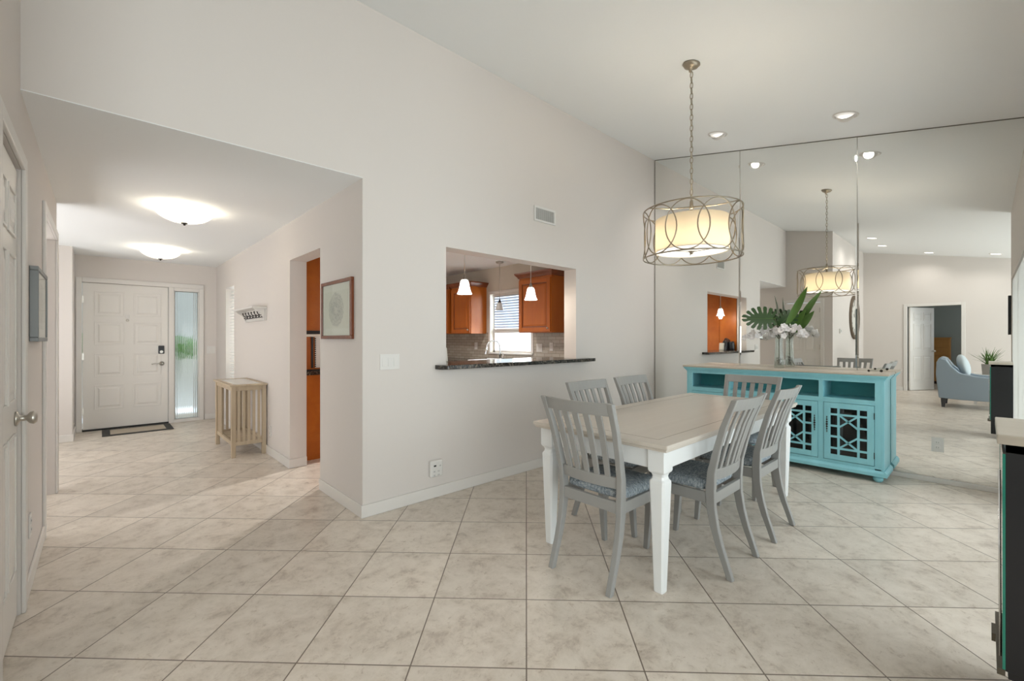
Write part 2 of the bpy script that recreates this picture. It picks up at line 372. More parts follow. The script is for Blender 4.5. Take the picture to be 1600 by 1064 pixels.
# casings
def casing_x(name, xf, d, y0, y1, z1, w=.065, t=.016):      # opening in a wall facing +-x ; d=+1 casing sits at +x side
    b = MB(); a, c = sorted((xf, xf + d * t))
    b.box(a, c, y0 - w, y0, 0, z1 + w); b.box(a, c, y1, y1 + w, 0, z1 + w); b.box(a, c, y0, y1, z1, z1 + w)
    struct(b.build(name, TRIM, bev=0.005))
casing_x('trim_1', XL, 1, DY0, DY1, 2.04)
casing_x('trim_2', XL, 1, PY0, PY1, 2.07)
casing_x('trim_3', -3.6, 1, BY0, BY1, 2.04)
b = MB(); y0, y1 = YD - .018, YD
for a in ((FX0 - .06, FX0, 0, 2.10), (FX1, LX0, 0, 2.035), (LX1, LX1 + .06, 0, 2.035)): b.box(a[0], a[1], y0, y1, a[2], a[3])
b.box(FX0, LX1 + .06, y0, y1, 2.035, 2.10); b.box(LX0, LX1, y0, y1, 1.985, 2.035); b.box(LX0, LX1, y0, y1, 0, .045)
struct(b.build('trim_4', TRIM, bev=0.005))
b = MB(); b.box(KE - .03, KE - .008, KWY0 - .04, KWY1 + .04, KWZ0 - .025, KWZ0)                    # sill
b.box(KE - .02, KE - .0005, KWY1, KWY1 + .05, KWZ0, KWZ1 + .05); b.box(KE - .02, KE - .0005, KWY0 - .05, KWY0, KWZ0, KWZ1 + .05); b.box(KE - .02, KE - .0005, KWY0, KWY1, KWZ1, KWZ1 + .05)
struct(b.build('trim_5', TRIM, bev=0.003))

# doors ------------------------------------------------------------
def panel_door(name, W, H, th, panels, m=DOOR, parent=None, kind='structure', label=None):
    """slab in local coords: x 0..W, y 0 (front) .. th, z 0..H; raised panels both faces"""
    b = MB(); b.box(0, W, 0, th, 0, H)
    for (x0, x1, z0, z1) in panels:
        for ys, yo in ((0, -1), (th, 1)):
            g = .012; hh = .007
            # moulding frame
            for q in ((x0, x0 + g, z0, z1), (x1 - g, x1, z0, z1), (x0 + g, x1 - g, z0, z0 + g), (x0 + g, x1 - g, z1 - g, z1)):
                b.box(q[0], q[1], *sorted((ys, ys + yo * hh)), q[2], q[3])
            i = .035
            r0 = [(x0 + i, ys, z0 + i), (x1 - i, ys, z0 + i), (x1 - i, ys, z1 - i), (x0 + i, ys, z1 - i)]
            j = i + .02
            r1 = [(x0 + j, ys + yo * .006, z0 + j), (x1 - j, ys + yo * .006, z0 + j), (x1 - j, ys + yo * .006, z1 - j), (x0 + j, ys + yo * .006, z1 - j)]
            b.loft([r0, r1])
    o = b.build(name, m, bev=0.0015)
    struct(o)
    if label: o['label'] = label
    return o
W = FX1 - FX0 - .012; cols = ((.115, .425), (.525, .835)); rows = ((.26, .60), (.715, 1.04), (1.155, 1.48), (1.56, 1.90))
d1 = panel_door('door_1', W, 2.01, .042, [(c0, c1, r0, r1) for c0, c1 in cols for r0, r1 in rows], label='white eight-panel front door at the end of the hall')
d1.location = (FX0 + .006, YD + .012, .022)
struct(bx(FX0, FX1, YD - .01, YD + .13, 0, .02).build('trim_6', BLACKM))
def lever(parent, x, y, z, dirx):
    b = MB(); b.lathe([(.03, 0), (.03, .01), (.012, .015), (.012, .05)], 20, M=Matrix.Translation((x, y, z)) @ Matrix.Rotation(pi / 2, 4, 'X'))
    b.tube([(x, y - .05, z), (x + dirx * .03, y - .055, z), (x + dirx * .08, y - .05, z + .004), (x + dirx * .12, y - .048, z - .006)], [.011, .010, .008, .007], 10)
    b.build('door_handle', NICKEL, parent)
lever(d1, W - .075, 0, .875, -1)
b = MB(); b.box(W - .115, W - .045, -.022, 0, 1.02, 1.14); b.build('deadbolt_keypad', BLACK, d1, bev=.008)
b = MB(); b.lathe([(.02, 0), (.02, .012)], 16, M=Matrix.Translation((W - .08, -.022, 1.05)) @ Matrix.Rotation(pi / 2, 4, 'X')); b.build('deadbolt', NICKEL, d1)
b = MB(); b.lathe([(.018, 0), (.018, .006), (.006, .008)], 16, M=Matrix.Translation((W / 2, 0, 1.505)) @ Matrix.Rotation(pi / 2, 4, 'X')); b.build('peephole', NICKEL, d1)
b = MB(); b.box(W / 2 - .022, W / 2 + .022, -.008, 0, 1.535, 1.58); b.build('door_knocker', PLATE, d1, bev=.003)
for z in (.25, 1.0, 1.78): bx(-.006, .012, -.008, .0, z - .05, z + .05).build('hinge', NICKEL, d1)

six = lambda W: [(c0 * W, c1 * W, r0, r1) for c0, c1 in ((.13, .46), (.54, .87)) for r0, r1 in ((.22, .84), (.98, 1.62), (1.70, 1.90))]
W2 = DY1 - DY0 - .008
d2 = panel_door('door_2', W2, 2.02, .035, six(W2), label='white six-panel closet door with nickel knob at the left edge')
d2.location = (XL - .012, DY0 + .004, .008); d2.rotation_euler = (0, 0, pi / 2)   # local x -> +y, local -y -> +x
b = MB(); b.lathe([(.032, 0), (.032, .008), (.013, .014), (.012, .035), (.026, .045), (.030, .058), (.022, .068), (.001, .07)], 24, M=Matrix.Translation((W2 - .065, 0, .90)) @ Matrix.Rotation(pi / 2, 4, 'X'))
b.build('door_knob', NICKEL, d2)
for z in (.2, 1.08, 1.86): bx(-.004, .018, -.010, -.0, z - .05, z + .05).build('hinge', NICKEL, d2)
W3 = .83
d3 = panel_door('door_3', W3, 2.02, .035, six(W3), label='white six-panel bedroom door standing open, seen in the mirror')
d3.location = (-3.70, BY1 - .02, .008); d3.rotation_euler = (0, 0, pi + radians(27))
b = MB(); b.ball((W3 - .07, -.05, .95), .026); b.ball((W3 - .07, .085, .95), .026); b.tube([(W3 - .07, -.05, .95), (W3 - .07, .085, .95)], .01); b.build('door_knob', NICKEL, d3)

# sidelight: reeded glass with real ribs
b = MB(); n = 14; wdt = (LX1 - LX0) / n; rings = []
pts = []
for i in range(n):
    for k in range(5):
        a = k / 5; pts.append((LX0 + (i + a) * wdt, YD + .05 - .020 * sin(pi * a)))
pts.append((LX1, YD + .05)); poly = pts + [(LX1, YD + .058), (LX0, YD + .058)]
b.prism(poly, .045, 1.985, 'z'); w1 = b.build('window_1', REED)
struct(w1, 'tall narrow reeded glass sidelight beside the front door')
b = MB(); b.box(LX0, LX0 + .012, YD + .02, YD + .08, .045, 1.985); b.box(LX1 - .012, LX1, YD + .02, YD + .08, .045, 1.985)
b.build('window_frame', TRIM, w1)
# outside the front door (seen blurred through the reeded glass)
b = MB(); b.box(-2.5, 5, 9.8, 9.9, 0, 1.0); struct(b.build('wall_courtyard', mat('courtyard_stucco', (0.75, 0.75, 0.72), .8)))
hd = MB()
for i in range(26):
    hd.ball((-1.2 + i * .2, 9.55 + random.uniform(-.08, .08), 1.12 + random.uniform(-.1, .12)), random.uniform(.13, .2), n=5)
struct(bx(-4, 6, 11.0, 11.1, 0, 3.2).build('wall_neighbour', mat('grey_stucco', (.50, .50, .47), .9)))
tag(hd.build('hedge', mat('hedge_green', (.10, .25, .05), .8)), 'green clipped hedge blurred behind the reeded sidelight', 'hedge')

# hall side window with blinds (grazing)
w2 = struct(bx(XC + .12, XC + .126, WY0, WY1, .55, 2.0).build('window_2', PANE))
b = MB()
for k in range(32): b.box(XC + .05, XC + .085, WY0 + .01, WY1 - .01, .58 + k * .044, .584 + k * .044)
tag(b.build('window_blind', PLATE), 'white horizontal blind in the narrow hall window recess', 'blind')
# kitchen window
w3 = struct(bx(KE + .08, KE + .086, KWY0, KWY1, KWZ0, KWZ1).build('window_3', PANE))
b = MB(); b.box(KE + .06, KE + .09, KWY0, KWY1, KWZ0, KWZ0 + .03); b.box(KE + .06, KE + .09, KWY0, KWY1, KWZ1 - .03, KWZ1); b.box(KE + .05, KE + .095, KWY0, KWY1, 1.36, 1.41)
b.box(KE + .06, KE + .09, KWY0, KWY0 + .03, KWZ0, KWZ1); b.box(KE + .06, KE + .09, KWY1 - .03, KWY1, KWZ0, KWZ1)
b.build('window_frame', TRIM, w3)
b = MB()
for k in range(13):
    z = 1.46 + k * .042; c, s_ = cos(.6), sin(.6)
    b.prism([(KE + .012, z - .017), (KE + .030, z + .017), (KE + .033, z + .017), (KE + .015, z - .017)], KWY0 + .02, KWY1 - .06, 'y')
bl = thing('window_blind', 'white slatted blind lowered over the upper half of the kitchen window', 'blind', (0, 0, 0))
b.build('slats', mat('blind_backlit_grey', (.50, .56, .66), .5), bl)  # blue-grey look of backlit slats put into their base colour
bx(KE + .004, KE + .05, KWY0 + .02, KWY1 - .06, 1.405, 1.425).build('bottom_rail', PLATE, bl)
bx(KE + .002, KE + .052, KWY0 + .02, KWY1 - .06, 1.965, 1.998).build('head_rail', PLATE, bl)
# patio slider with vertical blinds (south)
w4 = struct(bx(SX0, SX1, YS - .115, YS - .109, .03, SZ - .03).build('window_4', PANE))
b = MB()
for x in (SX0, (SX0 + SX1) / 2 - .03, SX1 - .05): b.box(x, x + .05, YS - .13, YS - .095, .0, SZ)
b.box(SX0 + .05, SX1 - .05, YS - .13, YS - .095, 0, .03); b.box(SX0 + .05, SX1 - .05, YS - .13, YS - .095, SZ - .03, SZ)
b.build('window_frame', TRIM, w4)
vb = thing('vertical_blind', 'white vertical slat blind hanging across the patio door, seen in the mirror', 'blind', (0, 0, 0))
b = MB()
for k in range(31):
    x = SX0 + .05 + k * .1
    b.box(x, x + .003, YS - .088, YS - .004, .02, SZ - .04)
b.build('slats', PLATE, vb); bx(SX0 + .01, SX1 - .01, YS - .07, YS - .02, SZ - .04, SZ).build('head_rail', PLATE, vb)
w6 = struct(bx(-3.4, 1.2, -3.06, -3.054, 0.03, 2.25).build('window_6', PANE))
b = MB()
for x in (-3.4, -1.9, -.35, 1.15): b.box(x, x + .05, -3.08, -3.03, 0, 2.25)
b.box(-3.35, 1.15, -3.08, -3.03, 0, .03); b.box(-3.35, 1.15, -3.08, -3.03, 2.2, 2.25)
b.build('window_frame', TRIM, w6)

# ------------------------------------------------------------------ wall mirrors
ys = [YK - .012, 1.928, 0.853, YS + .002]
labs = ['tall ceiling-high wall mirror panel nearest the kitchen wall', 'middle ceiling-high wall mirror panel behind the vase and chandelier', 'right-hand ceiling-high wall mirror panel with the power outlet']
for i in range(3):
    y1, y0 = ys[i] - .0015, ys[i + 1] + .0015; z0 = .042; g = .012
    t_ = thing('wall_mirror', labs[i], 'mirror', (XM, (y0 + y1) / 2, z0), 0, 'wall mirror panels')
    yc = (y0 + y1) / 2
    Z = lambda y, o=0: cz(y) - .006 - z0 - o
    b = MB()
    f = -.006
    bev = [(f, y0 - yc + g, g), (f, y1 - yc - g, g), (f, y1 - yc - g, Z(y1, g)), (f, y0 - yc + g, Z(y0, g))]
    out = [(f + .0012, y0 - yc, 0), (f + .0012, y1 - yc, 0), (f + .0012, y1 - yc, Z(y1)), (f + .0012, y0 - yc, Z(y0))]
    bk = [(-.0005, y0 - yc, 0), (-.0005, y1 - yc, 0), (-.0005, y1 - yc, Z(y1)), (-.0005, y0 - yc, Z(y0))]
    b.loft([bk, out, bev]); b.build('mirror_glass', MIRROR, t_)
    b = MB(); e = .0045
    b.prism([(y1 - yc - e * 0, 0), (y1 - yc + .0028, 0), (y1 - yc + .0028, Z(y1)), (y1 - yc, Z(y1))], -.0075, -.0006, 'x')
    b.prism([(y0 - yc, Z(y0) + .001), (y1 - yc + .0028, Z(y1) + .001), (y1 - yc + .0028, Z(y1) + .006), (y0 - yc, Z(y0) + .006)], -.010, -.0006, 'x')
    b.build('edge_channel', SEAM, t_)

# ------------------------------------------------------------------ plates, vents
def plate(label, cat, loc, rz, w=.07, h=.115, kind='outlet', name=None, parts=1):
    t_ = thing(name or ('wall_outlet' if kind == 'outlet' else 'light_switch'), label, cat, loc, rz)
    bx(-w / 2, w / 2, -.006, -.0002, -h / 2, h / 2).build('cover_plate', PLATE, t_, bev=.002)
    if kind == 'outlet':
        for s in (1, -1):
            b = MB(); b.box(-.017, .017, -.0085, -.006, s * .022 - .014, s * .022 + .014); o = b.build('socket', PLATE, t_, bev=.003)
            b = MB(); b.box(-.008, -.005, -.0092, -.0085, s * .022 - .006, s * .022 + .006); b.box(.005, .008, -.0092, -.0085, s * .022 - .005, s * .022 + .005)
            b.build('slot', PLATED, o)
    else:
        for k in range(parts):
            x = (k - (parts - 1) / 2) * .046
            b = MB(); b.prism([(-.010, -.032), (-.006, -.032), (-.006, .032), (-.008, .032)], x - .016, x + .016, 'x'); b.build('rocker', PLATE, t_, bev=.001)
    return t_
plate('white triple rocker switch on the kitchen wall beside the hall corner', 'switch', (1.563, YK, 1.095), 0, .155, .115, 'switch', parts=3)
plate('white outlet cut into the right-hand wall mirror near the floor', 'outlet', (XM - .007, .29, .335), -pi / 2, .08, .125, 'outlet')
plate('white outlet low on the hall wall behind the small pine table', 'outlet', (XC, 5.30, .26), -pi / 2, .07, .115)
plate('white outlet low on the wall beside the closet door', 'outlet', (XL, 3.34, .31), pi / 2, .07, .115)
plate('white double switch on the foyer wall right of the sidelight', 'switch', (1.286, YD, 1.09), 0, .115, .115, 'switch', parts=2)
plate('taupe-framed single outlet on the backsplash left of the kitchen window', 'outlet', (KE - .008, 6.03, 1.14), -pi / 2, .075, .12)
plate('double rocker switch on the backsplash right of the kitchen window', 'switch', (KE - .008, 4.52, 1.13), -pi / 2, .12, .12, 'switch', parts=2)
plate('single outlet on the backsplash, rightmost beneath the near wall cabinet', 'outlet', (KE - .008, 4.28, 1.15), -pi / 2, .07, .12)
# plug-in adapter over outlet under the pass-through
t_ = thing('outlet_adapter', 'white multi-socket plug adapter low on the kitchen wall', 'outlet', (1.955, YK, .235))
bx(-.058, .058, -.032, -.0003, -.065, .065).build('adapter_body', PLATE, t_, bev=.012, seg=3)
b = MB(); b.box(-.03, -.008, -.0335, -.032, .018, .03); b.build('indicator', BLACK, t_)
for (x, z) in ((-.025, -.02), (.015, -.02), (-.025, -.05), (.015, -.05), (.03, .02)):
    b = MB(); b.box(x - .006, x - .003, -.0332, -.032, z - .006, z + .006); b.box(x + .003, x + .006, -.0332, -.032, z - .006, z + .006); b.build('slot', PLATED, t_)
# air vent
t_ = thing('air_vent', 'white louvred air vent high on the wall above the pass-through', 'vent', (3.24, YK, 2.49))
b = MB()
for q in ((-.155, .155, .055, .075), (-.155, .155, -.075, -.055), (-.155, -.135, -.055, .055), (.135, .155, -.055, .055)): b.box(q[0], q[1], -.012, -.0003, q[2], q[3])
b.build('vent_frame', PLATE, t_, bev=.002)
bx(-.135, .135, -.0015, -.0004, -.055, .055).build('backing', PLATED, t_)
b = MB()
for k in range(20): b.box(-.133 + k * .0137, -.133 + k * .0137 + .006, -.010, -.002, -.054, .054)
b.build('louvres', mat('vent_grey', (.55, .54, .51), .5), t_)

# ------------------------------------------------------------------ pass-through bar counter
b = MB(); c = .05
poly = [(1.955 + c, 2.885), (3.93, 2.885), (3.93, YK - .001), (3.735, YK - .001), (3.735, 3.43), (2.064, 3.43), (2.064, YK - .001), (1.955, YK - .001), (1.955, 2.885 + c)]
b.prism(poly, 1.0205, 1.055, 'z')
tag(b.build('bar_counter', GRANITE, bev=.004), 'dark speckled granite bar counter sitting in the kitchen pass-through', 'counter')

# ------------------------------------------------------------------ dining table
TBX0, TBX1, TBY0, TBY1, TBZ = 1.975, 4.11, 1.035, 1.925, .752
tb = thing('dining_table', 'white dining table with greige plank top and tapered legs', 'table', ((TBX0 + TBX1) / 2, (TBY0 + TBY1) / 2, 0))
hx, hy = (TBX1 - TBX0) / 2, (TBY1 - TBY0) / 2
b = MB(); b.box(-hx, hx, -hy, hy, TBZ - .022, TBZ); b.box(-hx + .008, hx - .008, -hy + .008, hy - .008, TBZ - .036, TBZ - .022)
top = b.build('tabletop', TABLET, tb, bev=.004)
# shallow inlaid border grooves
b = MB()
for q in ((-hx + .10, hx - .10, -hy + .0985, -hy + .1015), (-hx + .10, hx - .10, hy - .1015, hy - .0985), (-hx + .0985, -hx + .1015, -hy + .10, hy - .10), (hx - .1015, hx - .0985, -hy + .10, hy - .10)):
    b.box(q[0], q[1], q[2], q[3], TBZ + .0001, TBZ + .0005)
b.build('border_groove', mat('groove_brown', (.27, .22, .17), .6), top)
b = MB(); i, th = .05, .022; z0, z1 = TBZ - .137, TBZ - .036
b.box(-hx + .12, hx - .12, -hy + i, -hy + i + th, z0, z1); b.box(-hx + .12, hx - .12, hy - i - th, hy - i, z0, z1)
b.box(-hx + i, -hx + i + th, -hy + .12, hy - .12, z0, z1); b.box(hx - i - th, hx - i, -hy + .12, hy - .12, z0, z1)
b.build('apron', WHITEW, tb, bev=.002)
def sq(h, ch, z): return [(-h + ch, -h, z), (h - ch, -h, z), (h, -h + ch, z), (h, h - ch, z), (h - ch, h, z), (-h + ch, h, z), (-h, h - ch, z), (-h, -h + ch, z)]
def table_leg():
    b = MB(); pr = [(.044, .002, z1), (.044, .002, z0 - .005), (.042, .004, z0 - .012), (.033, .006, z0 - .022), (.030, .007, z0 - .035), (.033, .008, z0 - .048), (.041, .009, z0 - .058), (.0425, .010, z0 - .068), (.0425, .012, z0 - .085), (.025, .007, .004), (.023, .006, 0)]
    b.loft([sq(h, c, z) for h, c, z in pr]); return b
for sx in (-1, 1):
    for sy in (-1, 1):
        o = table_leg().build('leg', WHITEW, tb); o.location = (sx * (hx - .078), sy * (hy - .078), 0)

# ------------------------------------------------------------------ dining chairs
def chair(label, loc, rz):
    t_ = thing('dining_chair', label, 'chair', loc, rz, 'dining chairs around the table')
    prof = [(-.255, 0), (-.232, .07), (-.200, .16), (-.172, .26), (-.155, .36), (-.152, .45), (-.160, .55), (-.190, .67), (-.228, .80), (-.288, .950)]
    wid = [.030, .032, .036, .042, .046, .048, .042, .036, .032, .028]
    def yb(z):
        for (y0, a), (y1, c) in zip(prof, prof[1:]):
            if a <= z <= c: return y0 + (y1 - y0) * (z - a) / (c - a)
    for s in (-1, 1):
        rings = []
        for (y, z), wd in zip(prof, wid):
            x = s * (.188 + .030 * max(0, (z - .45)) / .5)
            rings.append([(x - .016, y - wd / 2, z), (x + .016, y - wd / 2, z), (x + .016, y + wd / 2, z), (x - .016, y + wd / 2, z)])
        b = MB(); b.loft(rings); b.build('rear_post', CHAIRP, t_, bev=.004)
        b = MB(); x = s * .185
        b.loft([[(x - h, .205 + o - h, z), (x + h, .205 + o - h, z), (x + h, .205 + o + h, z), (x - h, .205 + o + h, z)] for h, z, o in ((.014, 0, .03), (.018, .18, .015), (.022, .43, 0))])
        b.build('front_leg', CHAIRP, t_, bev=.004)
    b = MB()       # bowed crest rail
    rings = []
    for k in range(9):
        u = -1 + 2 * k / 8; x = u * .204; bow = -.028 * (1 - u * u)
        rings.append([(x, yb(.885) + bow - .012, .885), (x, yb(.885) + bow + .012, .885), (x, -.284 + bow + .011, .951 - .003 * (1 - u * u)), (x, -.284 + bow - .011, .951 - .003 * (1 - u * u))])
    b.loft(rings); b.build('crest_rail', CHAIRP, t_, bev=.003)
    b = MB(); rings = []
    for k in range(9):
        u = -1 + 2 * k / 8; x = u * .178; bow = -.022 * (1 - u * u)
        rings.append([(x, yb(.50) + bow - .010, .50), (x, yb(.50) + bow + .010, .50), (x, yb(.56) + bow + .010, .56), (x, yb(.56) + bow - .010, .56)])
    b.loft(rings); b.build('lower_back_rail', CHAIRP, t_, bev=.003)
    for k in range(5):
        u = (k - 2) / 2.95; b = MB(); rings = []
        for j in range(8):
            z = .555 + (.89 - .555) * j / 7; tt = (z - .53) / .36
            x = u * (.180 + .024 * tt); y = yb(z) - .022 * (1 - u * u) - .006 * tt * (1 - u * u); wd = .0155 + .003 * tt
            rings.append([(x - wd, y - .006, z), (x + wd, y - .006, z), (x + wd, y + .006, z), (x - wd, y + .006, z)])
        b.loft(rings); b.build('back_slat', CHAIRP, t_, bev=.002)
    b = MB(); z0, z1 = .375, .435
    b.box(-.172, .172, -.172, -.150, z0, z1); b.box(-.165, .165, .205, .225, z0, z1)
    b.box(-.200, -.180, -.132, .184, z0, z1); b.box(.180, .200, -.132, .184, z0, z1)
    b.build('seat_frame', CHAIRP, t_, bev=.003)
    b = MB()       # padded seat
    rings = []
    for f_, z in ((.90, .4355), (.985, .443), (1.0, .458), (.985, .474), (.93, .486), (.80, .494), (.5, .500), (.2, .502)):
        r = []
        for k in range(32):
            a = 2 * pi * k / 32; e = .28
            cx = math.copysign(abs(cos(a)) ** e, cos(a)); sy = math.copysign(abs(sin(a)) ** e, sin(a))
            y = sy * .186
            x = cx * (.205 - .012 * (1 - (y + .186) / .372)) 
            r.append((x * f_, (y * f_) + .046, z))
        rings.append(r)
    b.loft(rings, smooth=True); b.build('seat_cushion', FABRIC, t_)
    return t_
P2 = pi / 2
c0 = chair('grey slat-back chair at the near left end of the dining table', (2.085, 1.45, 0), -P2)
dup(c0, (2.60, 1.165, 0), 0, 'grey slat-back chair on the near long side, closer to the camera')
dup(c0, (3.25, 1.15, 0), 0, 'grey slat-back chair on the near long side, farther from the camera beside the sideboard')
dup(c0, (2.68, 1.765, 0), pi, 'grey slat-back chair on the kitchen-wall side, left of the two')
dup(c0, (3.28, 1.765, 0), pi, 'grey slat-back chair on the kitchen-wall side, right of the two')
_c = dup(c0, (3.975, 1.42, 0), P2, 'grey slat-back chair at the far end of the table in front of the sideboard')
_c.scale = (1, 1, .985)

# ------------------------------------------------------------------ teal sideboard (front faces -X)
sb = thing('sideboard', 'teal painted sideboard with lattice glass doors and taupe top', 'sideboard', (5.0, 1.49, 0))
Y0, Y1, D = -.885, .885, .345      # body half length, depth along +x
ZB, ZTOP = .085, .925
post = .065
b = MB()       # carcass: back, sides, mid shelf, bottom, posts and rails
b.box(D - .015, D, Y0, Y1, ZB, .895)
b.box(0, D - .015, Y0, Y0 + .02, ZB, .895); b.box(0, D - .015, Y1 - .02, Y1, ZB, .895)
b.box(.0, D - .015, Y0 + .02, Y1 - .02, .695, .715)                       # shelf under cubbies
b.box(.0, D - .015, Y0 + .02, Y1 - .02, ZB + .03, ZB + .05)
b.box(0, .02, Y0 + .02, Y0 + post, ZB + .05, .695); b.box(0, .02, Y1 - post, Y1 - .02, ZB + .05, .695)
b.box(0, .02, Y0 + .02, Y0 + post, .715, .895); b.box(0, .02, Y1 - post, Y1 - .02, .715, .895)
b.box(0, .02, Y0 + post, Y1 - post, .872, .895)                          # top rail
b.box(0, .02, Y0 + post, Y1 - post, .672, .695)
b.box(0, .02, Y0 + post, Y1 - post, ZB, ZB + .03); b.box(.02, D - .015, Y0 + .02, Y1 - .02, .886, .895)
inner = Y1 - Y0 - 2 * post
dw = .377; nd = 4; gap = (inner - nd * dw) / (nd - 1)
for k in range(1, nd):
    y = Y0 + post + k * dw + (k - 1) * gap
    b.box(0, .02, y, y + gap, ZB + .05, .672)
    if k != 2: b.box(.02, D - .015, y + gap / 2 - .01, y + gap / 2 + .01, ZB + .05, .695)
for k in (1, 3):
    y = Y0 + post + k * dw + (k - 1) * gap
    b.box(0, D - .015, y + gap / 2 - .018, y + gap / 2 + .018, .715, .872)
b.build('cabinet_body', TEAL, sb, bev=.0015)
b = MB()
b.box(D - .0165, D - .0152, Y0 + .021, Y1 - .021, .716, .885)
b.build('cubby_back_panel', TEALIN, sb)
b = MB()       # crown moulding + top
for e, z0, z1 in ((.008, .895, .909), (.018, .909, .923), (.028, .923, .939)): b.box(-e, D + .002, Y0 - e, Y1 + e, z0, z1)
b.build('crown_moulding', TEAL, sb, bev=.003)
bx(-.036, D + .004, Y0 - .036, Y1 + .036, .9392, .960).build('cabinet_top', TAUPE, sb, bev=.005)
b = MB()       # plinth flare
b.prism([(-.022, .055), (.0, .055), (.0, .105), (-.006, .105), (-.022, .085)], Y0 - .0, Y1 + .0, 'y')
for s, ye in ((-1, Y0), (1, Y1)):
    b.prism([(ye, .055), (ye + s * .022, .055), (ye + s * .022, .085), (ye + s * .006, .105), (ye, .105)], -.022, D - .01, 'x')
b.build('plinth', TEAL, sb)
bx(.001, D - .012, Y0 + .001, Y1 - .001, .056, .0848).build('plinth_board', TEAL, sb)
for x in (.03, D - .05):
    for y in (Y0 + .045, Y1 - .045):
        b = MB(); b.lathe([(.018, 0), (.026, .004), (.036, .02), (.038, .032), (.034, .044), (.022, .050), (.026, .0555)], 20, c=(x, y, 0)); b.build('bun_foot', TEAL, sb)
def lattice_door(yc, hinge_side):
    H0, H1 = ZB + .055, .669; w_ = dw - .006; hh = H1 - H0
    fr = .05; iw = w_ / 2 - fr; th = (-.004, .014)
    b = MB()
    y0, y1 = yc - w_ / 2, yc + w_ / 2
    b.box(*th, y0, y0 + fr, H0, H1); b.box(*th, y1 - fr, y1, H0, H1); b.box(*th, y0 + fr, y1 - fr, H0, H0 + fr); b.box(*th, y0 + fr, y1 - fr, H1 - fr, H1)
    door = b.build('door', TEAL, sb, bev=.002)
    b = MB(); s = .009; q = (-.002, .010)
    a0, a1 = y0 + fr, y1 - fr; z0, z1 = H0 + fr, H1 - fr; c1 = a0 + .062; c2 = a1 - .062
    b.box(*q, c1 - s, c1 + s, z0, z1); b.box(*q, c2 - s, c2 + s, z0, z1)
    zs = [z0 + .058, z0 + .165, z1 - .165, z1 - .058]
    for i_, z in enumerate(zs):
        b.box(*q, a0, c1 - s, z - s, z + s); b.box(*q, c2 + s, a1, z - s, z + s)
        if i_ in (0, 3): b.box(*q, c1 + s, c2 - s, z - s, z + s)
    q2 = (-.0015, .0095)
    def diag(p_, r_):
        p_, r_ = Vector(p_), Vector(r_); t = (r_ - p_).normalized(); n_ = Vector((-t.y, t.x)) * s * .85
        b.prism([tuple(p_ + n_), tuple(r_ + n_), tuple(r_ - n_), tuple(p_ - n_)], *q2, 'x')
    L, R_ = c1, c2
    za, zb = zs[0], zs[1] + .012; diag((L, za), (R_, zb + .0)); diag((R_, za), (L, zb))
    za, zb = zs[3], zs[2] - .012; diag((L, za), (R_, zb)); diag((R_, za), (L, zb))
    b.build('lattice', TEAL, door)
    bx(.0105, .0125, a0 - .002, a1 + .002, z0 - .002, z1 + .002).build('glass_pane', PANEB, door)
    hy_ = y0 + .024 if hinge_side > 0 else y1 - .024
    b = MB(); zc = (H0 + H1) / 2 + .06
    for k in range(-3, 4):
        r = .010 - abs(k) * .0018; z = zc + k * .022
        b.prism([(hy_ - r, z), (hy_, z - .013), (hy_ + r, z), (hy_, z + .013)], -.009 + abs(k) * .0008, -.0042, 'x')
    b.build('handle', DARKM, door)
    e = y1 - .001 if hinge_side > 0 else y0 - .003
    for z in (H0 + .09, H1 - .09): bx(-.008, -.0, e, e + .005, z - .028, z + .028).build('hinge', DARKM, door)
for k in range(4):
    yc = Y0 + post + dw / 2 + k * (dw + gap)
    lattice_door(yc, -1 if k % 2 == 0 else 1)

# small ornament on the sideboard corner
t_ = thing('glass_ornament', 'small grey and clear ornament on the right corner of the sideboard', 'ornament', (5.20, .70, .960))
b = MB(); b.tube([(0, -.04, .011), (0, 0, .014), (0, .03, .012)], [.007, .010, .007]); b.build('body', VASEG, t_)
b = MB(); b.ball((0, -.05, .012), .012, n=6); b.ball((0, .04, .010), .010, n=6); b.build('knobs', DARKM, t_)

# ------------------------------------------------------------------ vase & flowers
VX, VY, VZ = 5.19, 1.475, .9602
b = MB(); b.lathe([(.043, 0), (.046, .01), (.041, .12), (.034, .23), (.036, .30), (.041, .345), (.0385, .345), (.0335, .30), (.0315, .23), (.038, .12), (.040, .02), (.001, .018)], 28, c=(0, 0, 0), cap=True)
v = b.build('glass_vase', VASEG); v.location = (VX, VY, VZ); tag(v, 'tall clear glass vase holding leaves and white orchids on the sideboard', 'vase')
b = MB()
for k in range(40):
    a = random.uniform(0, 6.28); r = random.uniform(0, .024); b.ball((VX + r * cos(a), VY + r * sin(a), VZ + .03 + random.uniform(0, .075)), .0065, n=4)
o = b.build('vase_pebbles', mat('pebble_grey', (.22, .2, .17), .5)); tag(o, 'grey pebbles in the bottom of the glass vase', 'pebbles'); o['kind'] = 'stuff'

